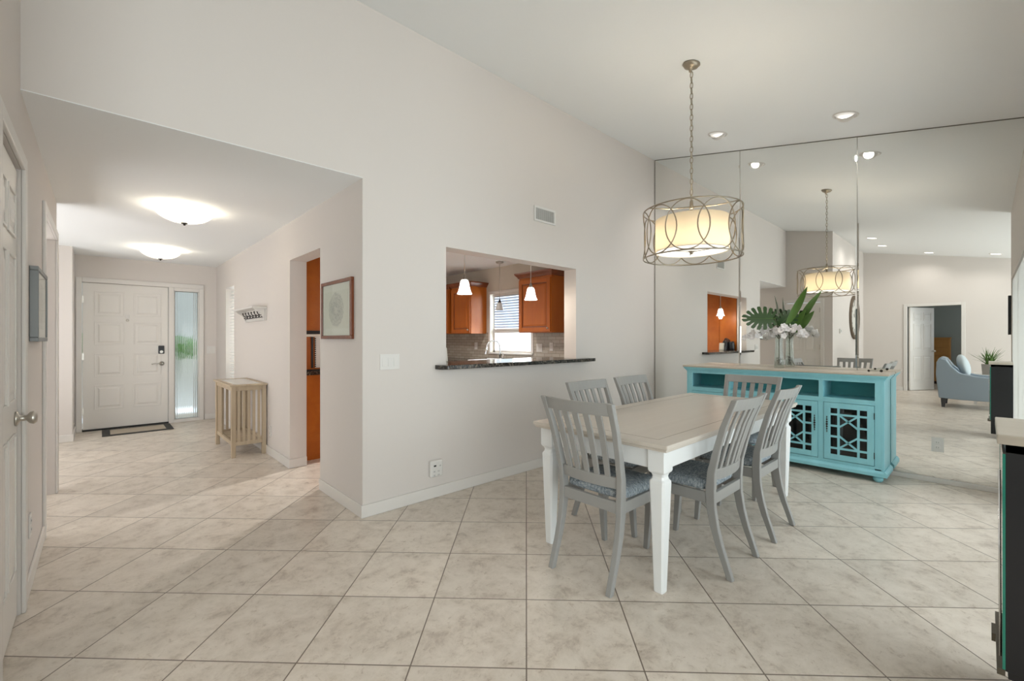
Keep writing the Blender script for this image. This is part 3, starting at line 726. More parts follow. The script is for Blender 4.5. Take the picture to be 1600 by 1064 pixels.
def leaf_surface(b, base, axis, side, nrm, L, wfun, curve, n=16, cuts=None, th=.0012):
    """blade along axis; wfun(t)->half width; curve(t)->offset along nrm"""
    base, axis, side, nrm = map(Vector, (base, axis, side, nrm)); prev = None
    axis.normalize(); side = (side - axis * side.dot(axis)).normalized(); nrm = axis.cross(side)
    rows = []
    for i in range(n + 1):
        t = i / n; c = base + axis * L * t + nrm * curve(t); hw = max(wfun(t), .0008)
        rows.append([c - side * hw + nrm * hw * .25, c - side * hw * .5 + nrm * hw * .05, c, c + side * hw * .5 + nrm * hw * .05, c + side * hw + nrm * hw * .25])
    for sgn in (0, 1):
        V_ = [[b.bm.verts.new(p + nrm * (th * sgn)) for p in r] for r in rows]
        for a, c in zip(V_, V_[1:]):
            for k in range(4): f = b.bm.faces.new((a[k], a[k + 1], c[k + 1], c[k])); f.smooth = True
blade = lambda w_: (lambda t: w_ * (sin(pi * min(1, t * .96 + .04)) ** .75) * (1 - .25 * t))
def strap(label, tip, w_, m_, base=(VX, VY, VZ + .30), bowv=.05, t0=.25):
    base = Vector(base); tip = Vector(tip); ax = tip - base
    b = MB(); leaf_surface(b, base + ax * t0, ax, (0, 1, -.3), (1, 0, 0), ax.length * (1 - t0), blade(w_), lambda t: -bowv * sin(pi * t))
    root = thing('strap_leaf', label, 'leaf', (0, 0, 0), 0, 'leaves in the glass vase')
    b.build('blade', m_, root)
    b = MB(); b.tube([(base.x + .0, base.y, VZ + .04), tuple(base), tuple(base + ax * (t0 + .05))], [.0025, .003, .003], 6); b.build('stem', STEM, root)
strap('broad bright green pointed leaf leaning right above the vase', (5.10, 1.20, 1.78), .040, LEAF2)
strap('shorter green pointed leaf behind the orchids at the vase right', (5.22, 1.24, 1.56), .045, LEAF2, bowv=.03)
strap('slim grey-green blade standing upright above the monstera leaf', (5.24, 1.53, 1.72), .012, LEAF3)
def monstera(label, c, ax, sd, R, m_):
    root = thing('monstera_leaf', label, 'leaf', (0, 0, 0), 0, 'leaves in the glass vase')
    c, ax, sd = Vector(c), Vector(ax).normalized(), Vector(sd); sd = (sd - ax * sd.dot(ax)).normalized(); nr = ax.cross(sd)
    b = MB()
    def P_(u, v_): return c + ax * u + sd * v_ + nr * (-.10 * (v_ * v_) / R - .06 * u * u / R)
    # lobes between rays from the midrib to a heart-shaped outline; slits open towards the edge
    nl = 7
    for s in (-1, 1):
        rays = []
        for k in range(nl + 1):
            t = k / nl; a = radians(158 * (1 - t)); rr = R * (1.0 + .12 * cos(a) ** 2 - (.12 if t == 0 else 0)) * (1.15 if t == 1 else 1)
            rays.append((Vector((-R * .62 + t * R * 1.15, 0)), Vector((rr * cos(a), s * rr * .92 * sin(a)))))
        for k in range(nl):
            (a0, e0), (a1, e1) = rays[k], rays[k + 1]; pts = []
            for j in range(8):
                q = j / 7; l0 = a0.lerp(e0, q); l1 = a1.lerp(e1, q); g_ = 0 if q < .42 else .16 * min(1, (q - .42) / .15)
                if q > .9: g_ = .30
                pts.append((l0.lerp(l1, g_), l1.lerp(l0, g_)))
            for sg in (0, 1):
                V_ = [(b.bm.verts.new(P_(*p0) + nr * (.001 * sg)), b.bm.verts.new(P_(*p1) + nr * (.001 * sg))) for p0, p1 in pts]
                for a_, c_ in zip(V_, V_[1:]): f = b.bm.faces.new((a_[0], a_[1], c_[1], c_[0])); f.smooth = True
    b.build('blade', m_, root)
    b = MB(); b.tube([tuple(P_(-R * .8, 0)), tuple(P_(0, 0) + nr * .001), tuple(P_(R * .75, 0))], [.003, .002, .001], 6); b.build('midrib', LEAF2, root)
    b = MB(); q = P_(-R * .75, 0); b.tube([(VX, VY, VZ + .05), (VX, VY, VZ + .33), tuple((q + Vector((VX, VY, VZ + .36))) / 2 + Vector((0, 0, .02))), tuple(q)], .003, 6); b.build('stem', STEM, root)
monstera('dark green split monstera leaf spreading left above the vase', (5.06, 1.60, 1.475), (-.30, .8, .02), (.45, .25, 1), .155, LEAF)
monstera('smaller dark monstera leaf upright between the other leaves and the mirror', (5.19, 1.42, 1.46), (.2, -.45, .5), (.3, .5, .6), .12, LEAF)
def orchid(label, pts, nblo):
    root = thing('orchid_spray', label, 'flower', (0, 0, 0), 0, 'white orchid sprays in the vase')
    P3 = [Vector(p) for p in pts]
    b = MB(); b.tube(pts, [.003] * len(pts), 6); b.build('stem', STEM, root)
    seg = P3[2:]
    for k in range(nblo):
        u = k / max(1, nblo - 1) * (len(seg) - 1.001); i = int(u); c = seg[i].lerp(seg[i + 1], u - i)
        c = c + Vector((random.uniform(-.05, .02), random.uniform(-.025, .025), random.uniform(-.03, .035)))
        b = MB(); face = Vector((-1, random.uniform(-.6, .6), random.uniform(-.3, .5))).normalized()
        Mx = Matrix.Translation(c) @ face.to_track_quat('Z', 'Y').to_matrix().to_4x4()
        for j in range(5):
            a = 2 * pi * j / 5 + random.uniform(-.1, .1); R_ = random.uniform(.026, .034)
            M2 = Mx @ Matrix.Rotation(a, 4, 'Z') @ Matrix.Translation((R_ * .55, 0, .004)) @ Matrix.Rotation(-.35, 4, 'Y') @ Matrix.Diagonal((R_ * .6, R_ * .52, .003, 1))
            prof = [(max(1e-3, sin(pi * q / 6)), -cos(pi * q / 6)) for q in range(7)]
            b.lathe(prof, 10, M=M2)
        b.build('blossom', PETAL, root)
orchid('white orchid spray drooping to the left of the vase', [(VX, VY, VZ + .05), (VX, VY, VZ + .32), (VX - .03, VY + .02, 1.35), (VX - .06, VY + .12, 1.35), (VX - .08, VY + .21, 1.31), (VX - .09, VY + .27, 1.27)], 19)
orchid('white orchid spray arching to the right of the vase', [(VX, VY, VZ + .05), (VX, VY, VZ + .32), (VX - .02, VY - .02, 1.34), (VX - .03, VY - .10, 1.38), (VX - .03, VY - .17, 1.35), (VX - .02, VY - .22, 1.29)], 18)
orchid('short white orchid spray at the centre front of the vase mouth', [(VX, VY, VZ + .05), (VX, VY, VZ + .30), (VX - .02, VY + .03, 1.31), (VX - .06, VY + .02, 1.32), (VX - .07, VY - .05, 1.31)], 9)

# ------------------------------------------------------------------ drum chandelier
PX_, PY_ = 3.285, 1.525; PZ = cz(PY_)
ch = thing('pendant_light', 'drum chandelier of interlaced metal hoops hanging over the dining table', 'chandelier', (PX_, PY_, 0))
CHAMP = mat('champagne_metal', (.36, .31, .24), .38, .85)
sl = math.atan(.188)
b = MB(); b.lathe([(.062, .0), (.064, -.008), (.055, -.016), (.050, -.026), (.030, -.034), (.012, -.044), (.008, -.06)], 28, M=Matrix.Translation((0, 0, PZ - .001)) @ Matrix.Rotation(sl, 4, 'X'))
b.build('ceiling_canopy', CHAMP, ch)
b = MB(); z = PZ - .065; k = 0
while z > 2.30:
    ring = []
    for j in range(12):
        a = 2 * pi * j / 12; x_, z_ = .0105 * cos(a), .025 * sin(a)
        ring.append((x_ if k % 2 else 0, 0 if k % 2 else x_, z - .020 + z_))
    b.tube(ring, .0029, 6, closed=True); z -= .0405; k += 1
b.build('chain', CHAMP, ch)
b = MB(); b.tube([(0, 0, PZ - .05), (.004, 0, (PZ + 2.3) / 2), (0, 0, 2.28)], .0018, 6); b.build('cord', mat('pale_cord', (.5, .47, .4), .6), ch)
RT, RB, RR = 2.235, 1.88, .350
fr = MB()
circ = lambda z, r: [(r * cos(2 * pi * j / 64), r * sin(2 * pi * j / 64), z) for j in range(64)]
fr.tube(circ(RT, RR), .005, 6, closed=True); fr.tube(circ(RB, RR), .005, 6, closed=True)
fr.build('hoop_rims', CHAMP, ch)
nc = 10; hw_ = .150
for k in range(nc):
    a0 = 2 * pi * k / nc + .35; b = MB(); pts = []
    for j in range(40):
        t = 2 * pi * j / 40; a = a0 + hw_ / RR * cos(t); r = RR - .004 + (.004 if k % 2 else -.004)
        pts.append((r * cos(a), r * sin(a), (RT + RB) / 2 + ((RT - RB) / 2 - .003) * sin(t)))
    b.tube(pts, .0045, 6, closed=True); b.build('hoop', CHAMP, ch)
b = MB()
for k in range(3):
    a = 2 * pi * k / 3 + .5; b.tube([(0, 0, RT + .03), (RR * .5 * cos(a), RR * .5 * sin(a), RT + .004), (RR * cos(a), RR * sin(a), RT)], .005, 6)
b.lathe([(.012, 0), (.016, .01), (.012, .06), (.005, .075)], 16, c=(0, 0, RT + .01)); b.lathe([(.012, 0), (.012, .3)], 12, c=(0, 0, RT - .28))
b.build('support_arms', CHAMP, ch)
def shade_mat():
    m = bpy.data.materials.new('lit_linen_shade'); m.use_nodes = True; nt = m.node_tree; nt.nodes.clear()
    o = nt.nodes.new('ShaderNodeOutputMaterial'); mx = nt.nodes.new('ShaderNodeMixShader'); mx.inputs[0].default_value = .5
    d = nt.nodes.new('ShaderNodeBsdfDiffuse'); d.inputs[0].default_value = (.82, .77, .68, 1); t = nt.nodes.new('ShaderNodeBsdfTranslucent'); t.inputs[0].default_value = (.88, .82, .70, 1)
    nt.links.new(d.outputs[0], mx.inputs[1]); nt.links.new(t.outputs[0], mx.inputs[2]); nt.links.new(mx.outputs[0], o.inputs[0]); return m
SHM = shade_mat()
b = MB(); SRr = .262
b.lathe([(SRr, 1.925), (SRr, 2.17), (SRr - .003, 2.17), (SRr - .003, 1.925)], 56, cap=False); b.build('drum_shade', SHM, ch)
DIFF = emit('lit_diffuser', (1.0, .95, .85), .75)
b = MB(); b.lathe([(SRr - .006, 1.930), (SRr - .006, 1.934)], 56, smooth=False); b.build('diffuser', DIFF, ch)
b = MB(); b.lathe([(.001, 1.905), (.010, 1.908), (.012, 1.916), (.016, 1.922), (.03, 1.928)], 16); 
for a in (0, 2 * pi / 3, 4 * pi / 3): b.bar((0, 0, 1.924), (.16 * cos(a + .5), .16 * sin(a + .5), 1.926), .006, .004)
b.build('finial', CHAMP, ch)
for a in (.2, 2.3, 4.4):
    d = bpy.data.lights.new('chandelier_bulb', 'POINT'); d.energy = 2.1; d.color = (1, .86, .66); d.shadow_soft_size = .03
    o = bpy.data.objects.new('chandelier_bulb', d); COL.objects.link(o); o.parent = ch; o.location = (.12 * cos(a), .12 * sin(a), 2.05)

# ------------------------------------------------------------------ recessed lights in the vault
LENS = emit('lit_recessed_lens', (1, .97, .92), 2.2)
def recessed(x, y, label, r=.085, flat=None, power=26, eye=True):
    z = cz(y) if flat is None else flat
    t_ = thing('recessed_light', label, 'ceiling light', (x, y, z), 0, 'recessed ceiling lights')
    t_.rotation_euler = (sl if flat is None else 0, 0, 0)
    b = MB(); b.lathe([(r + .012, -.0005), (r + .010, -.006), (r, -.008), (r - .006, -.004), (r - .006, -.0006)], 32, cap=False); b.build('trim_ring', TRIM, t_)
    if eye:            # eyeball aimed at the mirror wall (+X)
        q = r - .012; tl = radians(52); b = MB()
        M_ = Matrix.Rotation(-tl, 4, 'Y')
        b.lathe([(q * sin(a), -q * cos(a)) for a in [radians(v) for v in (40, 50, 60, 70, 80, 90)]], 28, M=Matrix.Translation((0, 0, .016)) @ M_, cap=False)
        bmesh.ops.bisect_plane(b.bm, geom=b.bm.verts[:] + b.bm.edges[:] + b.bm.faces[:], plane_co=(0, 0, -.0008), plane_no=(0, 0, 1), clear_outer=True)
        b.build('eyeball', TRIM, t_)
        b = MB(); b.lathe([(q * sin(radians(40)), -q * cos(radians(40))), (q * sin(radians(40)), -q * cos(radians(40)) + .001)], 28, M=Matrix.Translation((0, 0, .016)) @ M_, smooth=False)
        b.build('lens', LENS, t_)
    else:
        b = MB(); b.lathe([(r - .007, -.0035), (r - .007, -.0008)], 32, smooth=False); b.build('lens', LENS, t_)
    d = bpy.data.lights.new('downlight', 'SPOT'); d.energy = power; d.spot_size = radians(150); d.spot_blend = .9; d.color = (1, .97, .93); d.shadow_soft_size = .02
    o = bpy.data.objects.new('downlight', d); COL.objects.link(o); o.parent = t_; qq = (r - .012) * .95; o.location = (qq * sin(radians(52)), 0, .010 - qq * cos(radians(52))) if eye else (0, 0, -.03)
    if eye: o.rotation_euler = (0, -radians(28), 0); d.spot_size = radians(126)
recessed(4.79, 1.94, 'round recessed ceiling light nearest the kitchen wall, above the mirror')
recessed(4.78, .84, 'round recessed ceiling light at the right, above the mirror')
recessed(-1.07, 1.63, 'recessed light over the living area nearest the dining room, seen in the mirror', power=14, eye=False)
recessed(-2.18, 1.6, 'recessed light over the living area, second from the mirror view left', power=14, eye=False)
recessed(-3.10, .89, 'recessed light over the living area in front of the bedroom door', power=14, eye=False)
recessed(-2.96, -.14, 'recessed light over the living area farthest right in the mirror', power=14, eye=False)
recessed(2.95, 5.0, 'recessed light in the flat kitchen ceiling', flat=2.44, power=135, eye=False)

# hall flush-mount lamps
LG = emit('lit_alabaster_glass', (1.0, .92, .76), .26)
def _translucent(m, fac, col):
    nt = m.node_tree; o = nt.nodes['Material Output']; mx = nt.nodes.new('ShaderNodeMixShader'); t = nt.nodes.new('ShaderNodeBsdfTranslucent')
    mx.inputs[0].default_value = fac; t.inputs[0].default_value = (*col, 1)
    nt.links.new(P(m).outputs[0], mx.inputs[1]); nt.links.new(t.outputs[0], mx.inputs[2]); nt.links.new(mx.outputs[0], o.inputs[0])
_translucent(LG, .35, (.95, .90, .80))
def flush(x, y, label):
    t_ = thing('flush_ceiling_lamp', label, 'ceiling lamp', (x, y, 2.40), 0, 'hall ceiling lamps')
    b = MB(); b.lathe([(.09, -.0005), (.09, -.03), (.06, -.035)], 28); b.build('ceiling_pan', PLATE, t_)
    n = 72; rings = []
    for r, z in ((.200, -.045), (.196, -.052), (.175, -.073), (.14, -.095), (.09, -.113), (.04, -.122), (.01, -.124)):
        rings.append([((r * (1 + .012 * cos(18 * 2 * pi * i / n))) * cos(2 * pi * i / n), (r * (1 + .012 * cos(18 * 2 * pi * i / n))) * sin(2 * pi * i / n), z) for i in range(n)])
    b = MB(); b.loft(rings, cap=False, smooth=True); b.build('glass_bowl', LG, t_)
    b = MB(); b.lathe([(.024, -.122), (.024, -.130), (.010, -.134), (.008, -.145), (.001, -.147)], 16); b.build('finial', DARKM, t_)
    for a in (0, 2.1, 4.2):
        d = bpy.data.lights.new('hall_bulb', 'POINT'); d.energy = 2.7; d.color = (1, .90, .72); d.shadow_soft_size = .03
        o = bpy.data.objects.new('hall_bulb', d); COL.objects.link(o); o.parent = t_; o.location = (.125 * cos(a), .125 * sin(a), -.062)
flush(.54, 4.78, 'ribbed glass flush ceiling lamp in the hall, nearer of the two')
flush(.56, 7.12, 'ribbed glass flush ceiling lamp in the hall, farther, by the front door')

# ------------------------------------------------------------------ hall furnishings
def picture(label, loc, rz, w_, h_, fm, fw, dep, seed):
    t_ = thing('framed_picture', label, 'picture', loc, rz)
    b = MB(); y0, y1 = -dep, -.0005
    b.box(-w_ / 2, w_ / 2, y0, y1, h_ / 2 - fw, h_ / 2); b.box(-w_ / 2, w_ / 2, y0, y1, -h_ / 2, -h_ / 2 + fw)
    b.box(-w_ / 2, -w_ / 2 + fw, y0, y1, -h_ / 2 + fw, h_ / 2 - fw); b.box(w_ / 2 - fw, w_ / 2, y0, y1, -h_ / 2 + fw, h_ / 2 - fw)
    b.build('picture_frame', fm, t_, bev=.003)
    m = mat('sketch_%d' % seed, (.6, .58, .5), .8)
    f = noise(m, coord(m, (1, 1, 1)), 11 + seed, 8, .8, 2.5)
    g_ = N(m, 'ShaderNodeTexGradient', gradient_type='SPHERICAL'); mp = N(m, 'ShaderNodeMapping'); tc = N(m, 'ShaderNodeTexCoord')
    mp.inputs['Scale'].default_value = (5.0, 1, 5.5 if seed == 1 else 4.5); LK(m, tc.outputs['Object'], mp.inputs[0]); LK(m, mp.outputs[0], g_.inputs[0])
    mu = N(m, 'ShaderNodeMath', operation='MULTIPLY'); LK(m, f, mu.inputs[0]); LK(m, g_.outputs[1], mu.inputs[1])
    LK(m, ramp(m, mu.outputs[0], [(.13, (.62, .60, .52)), (.17, (.36, .35, .31)), (.20, (.60, .58, .50)), (.25, (.34, .33, .29)), (.30, (.56, .54, .47)), (.35, (.28, .27, .24)), (.42, (.50, .48, .42))]), P(m).inputs['Base Color'])
    bx(-w_ / 2 + fw, w_ / 2 - fw, -dep + .010, -dep + .013, -h_ / 2 + fw, h_ / 2 - fw).build('mat_board', PAPER, t_)
    i = min(w_, h_) * .17
    bx(-w_ / 2 + fw + i * .55, w_ / 2 - fw - i * .55, -dep + .0085, -dep + .0099, -h_ / 2 + fw + i * .7, h_ / 2 - fw - i * .7).build('artwork', m, t_)
    bx(-w_ / 2 + fw, w_ / 2 - fw, -dep + .004, -dep + .0055, -h_ / 2 + fw, h_ / 2 - fw).build('picture_glass', PANE, t_)
picture('mahogany framed faint sketch on the hall wall beside the kitchen doorway', (XC, 3.44, 1.49), -P2, .60, .455, FRAMEW, .028, .024, 1)
picture('grey deep framed picture on the left hall wall beside the closet door', (XL, 3.60, 1.445), P2, .54, .39, mat('pewter_frame', (.22, .23, .23), .45, .3), .022, .034, 2)

b = MB(); mt = thing('door_mat', 'beige door mat with black border in front of the front door', 'mat', (.39, 8.02, 0))
b.box(-.37, .37, -.27, .27, .0005, .007); b.build('border', BLACKM, mt, bev=.002)
m = mat('mat_beige', (.45, .39, .31), .95); bx(-.29, .29, -.19, .19, .0072, .010).build('mat_field', m, mt)

# coat rack
cr = thing('coat_rack', 'white wall shelf with coat hooks above the small pine table', 'coat rack', (XC, 5.88, 0))
b = MB(); b.box(-.15, -.0005, -.44, .46, 1.60, 1.62); b.box(-.018, -.0005, -.44, .46, 1.47, 1.60); b.box(-.03, -.018, -.44, .46, 1.47, 1.478)
b.build('shelf_board', TRIM, cr, bev=.003)
for y in (-.43, .43):
    b = MB(); b.prism([(-.02, 1.60), (-.13, 1.60), (-.11, 1.575), (-.06, 1.55), (-.03, 1.49), (-.02, 1.48)], y, y + .02, 'y'); b.build('bracket', TRIM, cr)
for k in range(6):
    y = -.33 + k * .135; b = MB()
    b.tube([(-.018, y, 1.535), (-.045, y, 1.53), (-.065, y, 1.545), (-.07, y, 1.565)], .005, 8); b.tube([(-.018, y, 1.52), (-.035, y, 1.505), (-.05, y, 1.512)], .005, 8)
    b.ball((-.07, y, 1.568), .009, n=6); b.ball((-.052, y, 1.514), .008, n=6); b.box(-.020, -.0182, y - .01, y + .01, 1.50, 1.55)
    b.build('hook', DARKM, cr)

# entry table (pine, slatted)
et = thing('entry_table', 'small pale pine slatted console table under the coat rack', 'table', (1.18, 5.87, 0))
b = MB(); hx_, hy_, H = .165, .445, .775
b.box(-hx_ - .02, -hx_ + .035, -hy_ - .025, hy_ + .025, H - .018, H); b.box(hx_ - .035, hx_ + .006, -hy_ - .025, hy_ + .025, H - .018, H)
b.box(-hx_ + .035, hx_ - .035, -hy_ - .025, -hy_ + .03, H - .018, H); b.box(-hx_ + .035, hx_ - .035, hy_ - .03, hy_ + .025, H - .018, H)
b.build('top_frame', PINE, et, bev=.002)
bx(-hx_ + .036, hx_ - .036, -hy_ + .031, hy_ - .031, H - .012, H - .003).build('stone_inset', mat('pale_stone_inset', (.66, .63, .57), .25), et)
for sx in (-1, 1):
    for sy in (-1, 1):
        x, y = sx * (hx_ - .02), sy * (hy_ - .02); bx(x - .02, x + .02, y - .02, y + .02, 0, H - .018).build('leg', PINE, et, bev=.002)
u, v_ = hx_ - .04, hy_ - .04
for z0_, z1_ in ((H - .068, H - .0185), (.125, .165)):
    for sy in (-1, 1):
        y = sy * (hy_ - .02); bx(-u, u, y - .01, y + .01, z0_, z1_).build('rail', PINE, et, bev=.001)
    for sx in (-1, 1):
        x = sx * (hx_ - .02); bx(x - .01, x + .01, -v_, v_, z0_, z1_).build('rail', PINE, et, bev=.001)
bx(-u + .012, u - .012, -v_ + .012, v_ - .012, .135, .150).build('lower_shelf', PINE, et)
for sy in (-1, 1):
    for k in range(5):
        x = (k - 2) * .048; y = sy * (hy_ - .02); bx(x - .013, x + .013, y - .005, y + .005, .1655, H - .0685).build('end_slat', PINE, et)
for k in range(4):
    y = hy_ - .10 - k * .055; bx(-(hx_ - .02) - .005, -(hx_ - .02) + .005, y - .013, y + .013, .1655, H - .0685).build('side_slat', PINE, et)

# ------------------------------------------------------------------ kitchen
def wall_cab(label, y0, y1, z0=1.35, z1=2.13, xf=4.45, knob=1, crown=True, pull='knob'):
    t_ = thing('wall_cabinet', label, 'cabinet', (xf, (y0 + y1) / 2, z0), 0, 'cherry kitchen wall cabinets')
    h = z1 - z0; w_ = (y1 - y0) / 2; dd = KE - xf - .001
    bx(.0, dd, -w_, w_, 0, h).build('cabinet_body', CABW, t_, bev=.002)
    b = MB(); q = (-.022, -.0006); f = .06; a = w_ - .012
    b.box(*q, -a, -a + f, .012, h - .03); b.box(*q, a - f, a, .012, h - .03); b.box(*q, -a + f, a - f, .012, .012 + f); b.box(*q, -a + f, a - f, h - .03 - f, h - .03)
    door = b.build('door', CABW, t_, bev=.003)
    g = .018; zz0, zz1 = .012 + f, h - .03 - f; y_ = a - f
    bx(-.008, -.0008, -y_, y_, zz0, zz1).build('panel_recess', CABD, door)
    b = MB(); b.loft([[(-.008, -y_ + g, zz0 + g), (-.008, y_ - g, zz0 + g), (-.008, y_ - g, zz1 - g), (-.008, -y_ + g, zz1 - g)], [(-.018, -y_ + g + .02, zz0 + g + .02), (-.018, y_ - g - .02, zz0 + g + .02), (-.018, y_ - g - .02, zz1 - g - .02), (-.018, -y_ + g + .02, zz1 - g - .02)]])
    b.build('raised_panel', CABW, door)
    b = MB(); ky = -knob * (a - .03)
    b.lathe([(.006, 0), (.006, .015), (.014, .02), (.012, .03), (.001, .032)], 14, M=Matrix.Translation((-.022, ky, .06)) @ Matrix.Rotation(-pi / 2, 4, 'Y')); b.build('knob', NICKEL, door)
    if crown:
        b = MB(); pr = [(0, 0), (.012, 0), (.02, .02), (.05, .055), (.055, .075), (0, .075)]
        rings = []
        for o, z in pr[1:5]:
            rings.append([(-o, -w_ - o, h + z), (-o, w_ + o, h + z), (dd - .001, w_ + o, h + z), (dd - .001, -w_ - o, h + z)])
        b.loft(rings); b.build('crown_moulding', CABD, t_)
    return t_
wall_cab('cherry wall cabinet right of the kitchen window, largest in the pass-through', 3.99, 4.62)
wall_cab('cherry wall cabinet just left of the kitchen window', 5.755, 6.30)
wall_cab('cherry wall cabinet at the far left edge of the pass-through view', 6.37, 7.0, knob=-1)
bc = thing('base_cabinet', 'cherry base cabinet run under the kitchen window counter', 'cabinet', (4.2, 5.4, 0))
b = MB(); b.box(.02, KE - 4.2 - .009, -1.95, 1.98, .1, .74); b.box(.02, KE - 4.2 - .009, -1.95, -.70, .74, .885); b.box(.02, KE - 4.2 - .009, .17, 1.98, .74, .885); b.box(.08, KE - 4.2 - .009, -1.95, 1.98, 0, .1); b.build('cabinet_body', CABW, bc)
for k in range(6):
    y = -1.93 + k * .65; bx(0, .0195, y, y + .62, .12, .70).build('door', CABW, bc, bev=.004); bx(0, .0195, y, y + .62, .72, .87).build('drawer', CABW, bc, bev=.004)
ct = MB(); SY0, SY1, SX_0, SX_1 = 4.72, 5.55, 4.22, 4.62
ct.box(4.16, KE - .009, 3.45, SY0, .886, .92); ct.box(4.16, KE - .009, SY1, 7.39, .886, .92); ct.box(SX_1, KE - .009, SY0, SY1, .886, .92); ct.box(4.16, SX_0, SY0, SY1, .886, .92)
tag(ct.build('kitchen_counter', GRANITE), 'dark granite counter along the kitchen window wall', 'counter')
b = MB(); b.box(SX_0 + .002, SX_1 - .002, SY0 + .002, SY0 + .02, .75, .935); b.box(SX_0 + .002, SX_1 - .002, SY1 - .02, SY1 - .002, .75, .935)
b.box(SX_0 + .002, SX_0 + .02, SY0 + .02, SY1 - .02, .75, .935); b.box(SX_1 - .02, SX_1 - .002, SY0 + .02, SY1 - .02, .75, .95); b.box(SX_0 + .02, SX_1 - .02, SY0 + .02, SY1 - .02, .75, .765)
tag(b.build('kitchen_sink', mat('white_enamel', (.85, .85, .85), .15), bev=.004), 'white kitchen sink under the kitchen window', 'sink')
fx, fy = 4.70, 5.32
fc = thing('kitchen_faucet', 'chrome gooseneck kitchen faucet in front of the kitchen window', 'faucet', (fx, fy, .92))
pts = [(0, 0, 0), (0, 0, .22)] + [(-.045 + .045 * 1 - .09 + .09 * cos(a), .06 * (1 - cos(a)), .22 + .09 * sin(a)) for a in [pi * k / 10 for k in range(1, 11)]] + [(-.19, .13, .15)]
b = MB(); b.tube(pts, .012, 10); b.lathe([(.03, 0), (.028, .012), (.014, .03)], 20); b.build('spout', CHROME, fc)
b = MB(); b.tube([pts[-2], (-.185, .125, .17), (-.195, .135, .10)], [.013, .016, .018], 10); b.build('spray_head', CHROME, fc)
b = MB(); b.tube([(0, -.06, 0), (0, -.06, .05), (-.01, -.075, .09)], [.013, .011, .006], 8); b.build('lever', CHROME, fc)
# things on the bar
kb = thing('knife_block', 'black knife block with knives on the bar at the left of the pass-through', 'knife block', (2.17, 3.33, 1.055), .5)
b = MB(); b.prism([(-.05, 0), (.06, 0), (.02, .17), (-.06, .13)], -.045, .045, 'y'); b.build('block', BLACK, kb, bev=.004)
for i in range(2):
    for j in range(3):
        p0 = Vector((-.045 + .03 * j, -.02 + i * .04, .135 + .015 * j)); b = MB(); b.bar(p0, p0 + Vector((-.03, 0, .055)), .018, .012); b.build('knife_handle', BLACKM, kb, bev=.002)
b = MB(); b.prism([(-.035, 0), (.035, 0), (.022, .13), (-.042, .13)], -.035, .035, 'y'); o = b.build('cream_canister', CREAM, bev=.006); o.location = (2.275, 3.36, 1.0555)
tag(o, 'cream slanted canister beside the black knife block', 'canister')
b = MB(); b.lathe([(.045, 0), (.048, .01), (.047, .13), (.044, .15), (.03, .16), (.001, .162)], 24); o = b.build('coffee_canister', BLACK); o.location = (2.145, 3.20 + .03, 1.0555); 
tag(o, 'black cylindrical canister with a steel lid at the left jamb of the pass-through', 'canister')
# pendants
WG = emit('lit_opal_glass', (1, .96, .88), 2.6)
WG2 = mat('unlit_frosted_glass', (.62, .62, .60), .3)
def kpend(x, y, zb, label, lit=True, r=.07, h=.13):
    t_ = thing('kitchen_pendant', label, 'pendant lamp', (x, y, 2.44), 0, 'small kitchen pendants')
    b = MB(); b.lathe([(.06, -.0005), (.058, -.02), (.02, -.03), (.006, -.04)], 20); b.build('ceiling_canopy', NICKEL, t_)
    zz = zb - 2.44
    b = MB(); b.tube([(0, 0, -.03), (0, 0, zz + h + .03)], .004, 8); b.build('rod', NICKEL, t_)
    b = MB(); b.lathe([(.008, zz + h + .05), (.014, zz + h + .03), (.024, zz + h + .01), (.030, zz + h - .004)], 18); b.build('socket_cap', NICKEL if lit else DARKM, t_)
    b = MB(); b.lathe([(.030, zz + h), (.040, zz + h - .02), (.048, zz + h * .5), (.058, zz + h * .2), (r, zz), (r - .004, zz), (.054, zz + h * .2), (.036, zz + h - .02)], 24, cap=False); b.build('glass_shade', WG if lit else WG2, t_)
    if lit:
        d = bpy.data.lights.new('kitchen_bulb', 'POINT'); d.energy = 4.8; d.color = (1, .90, .76); d.shadow_soft_size = .03
        o = bpy.data.objects.new('kitchen_bulb', d); COL.objects.link(o); o.parent = t_; o.location = (0, 0, zz - .02)
kpend(2.475, 3.30, 1.68, 'lit white bell pendant over the bar, left of the two')
kpend(3.37, 3.32, 1.68, 'lit white bell pendant over the bar, right of the two')
kpend(4.46, 5.06, 1.70, 'unlit frosted glass pendant hanging over the sink before the window', lit=False, r=.06, h=.115)

# tall pantry + north-west kitchen units seen through the hall doorway
pt = thing('pantry_cabinet', 'tall orange cherry pantry cabinet seen through the pass-through in the mirror', 'cabinet', (1.515, 3.49, 0))
bx(0, .52, -.315, .315, 0, 2.3).build('cabinet_body', PANELW, pt)
bx(.5202, .54, -.31, -.003, .1, 2.29).build('door', PANELW, pt, bev=.002); bx(.5202, .54, .003, .31, .1, 2.29).build('door', PANELW, pt, bev=.002)
kc = thing('base_cabinet', 'cherry base cabinet end panel low inside the kitchen doorway', 'cabinet', (1.515, 5.4, 0))
bx(0, .60, -.60, .8, 0, .885).build('cabinet_body', PANELW, kc)
o = bx(1.512, 2.14, 4.785, 6.2, .8855, .925).build('kitchen_counter', GRANITE); tag(o, 'dark granite counter end inside the kitchen doorway', 'counter')
kw = thing('wall_cabinet', 'cherry wall cabinet end panel high inside the kitchen doorway', 'cabinet', (1.515, 5.4, 0))
bx(0, .33, -.60, .8, 1.35, 2.25).build('cabinet_body', PANELW, kw)
bx(-.001, .35, -.605, .8, 1.318, 1.3498).build('light_rail', BLACKM, kw)
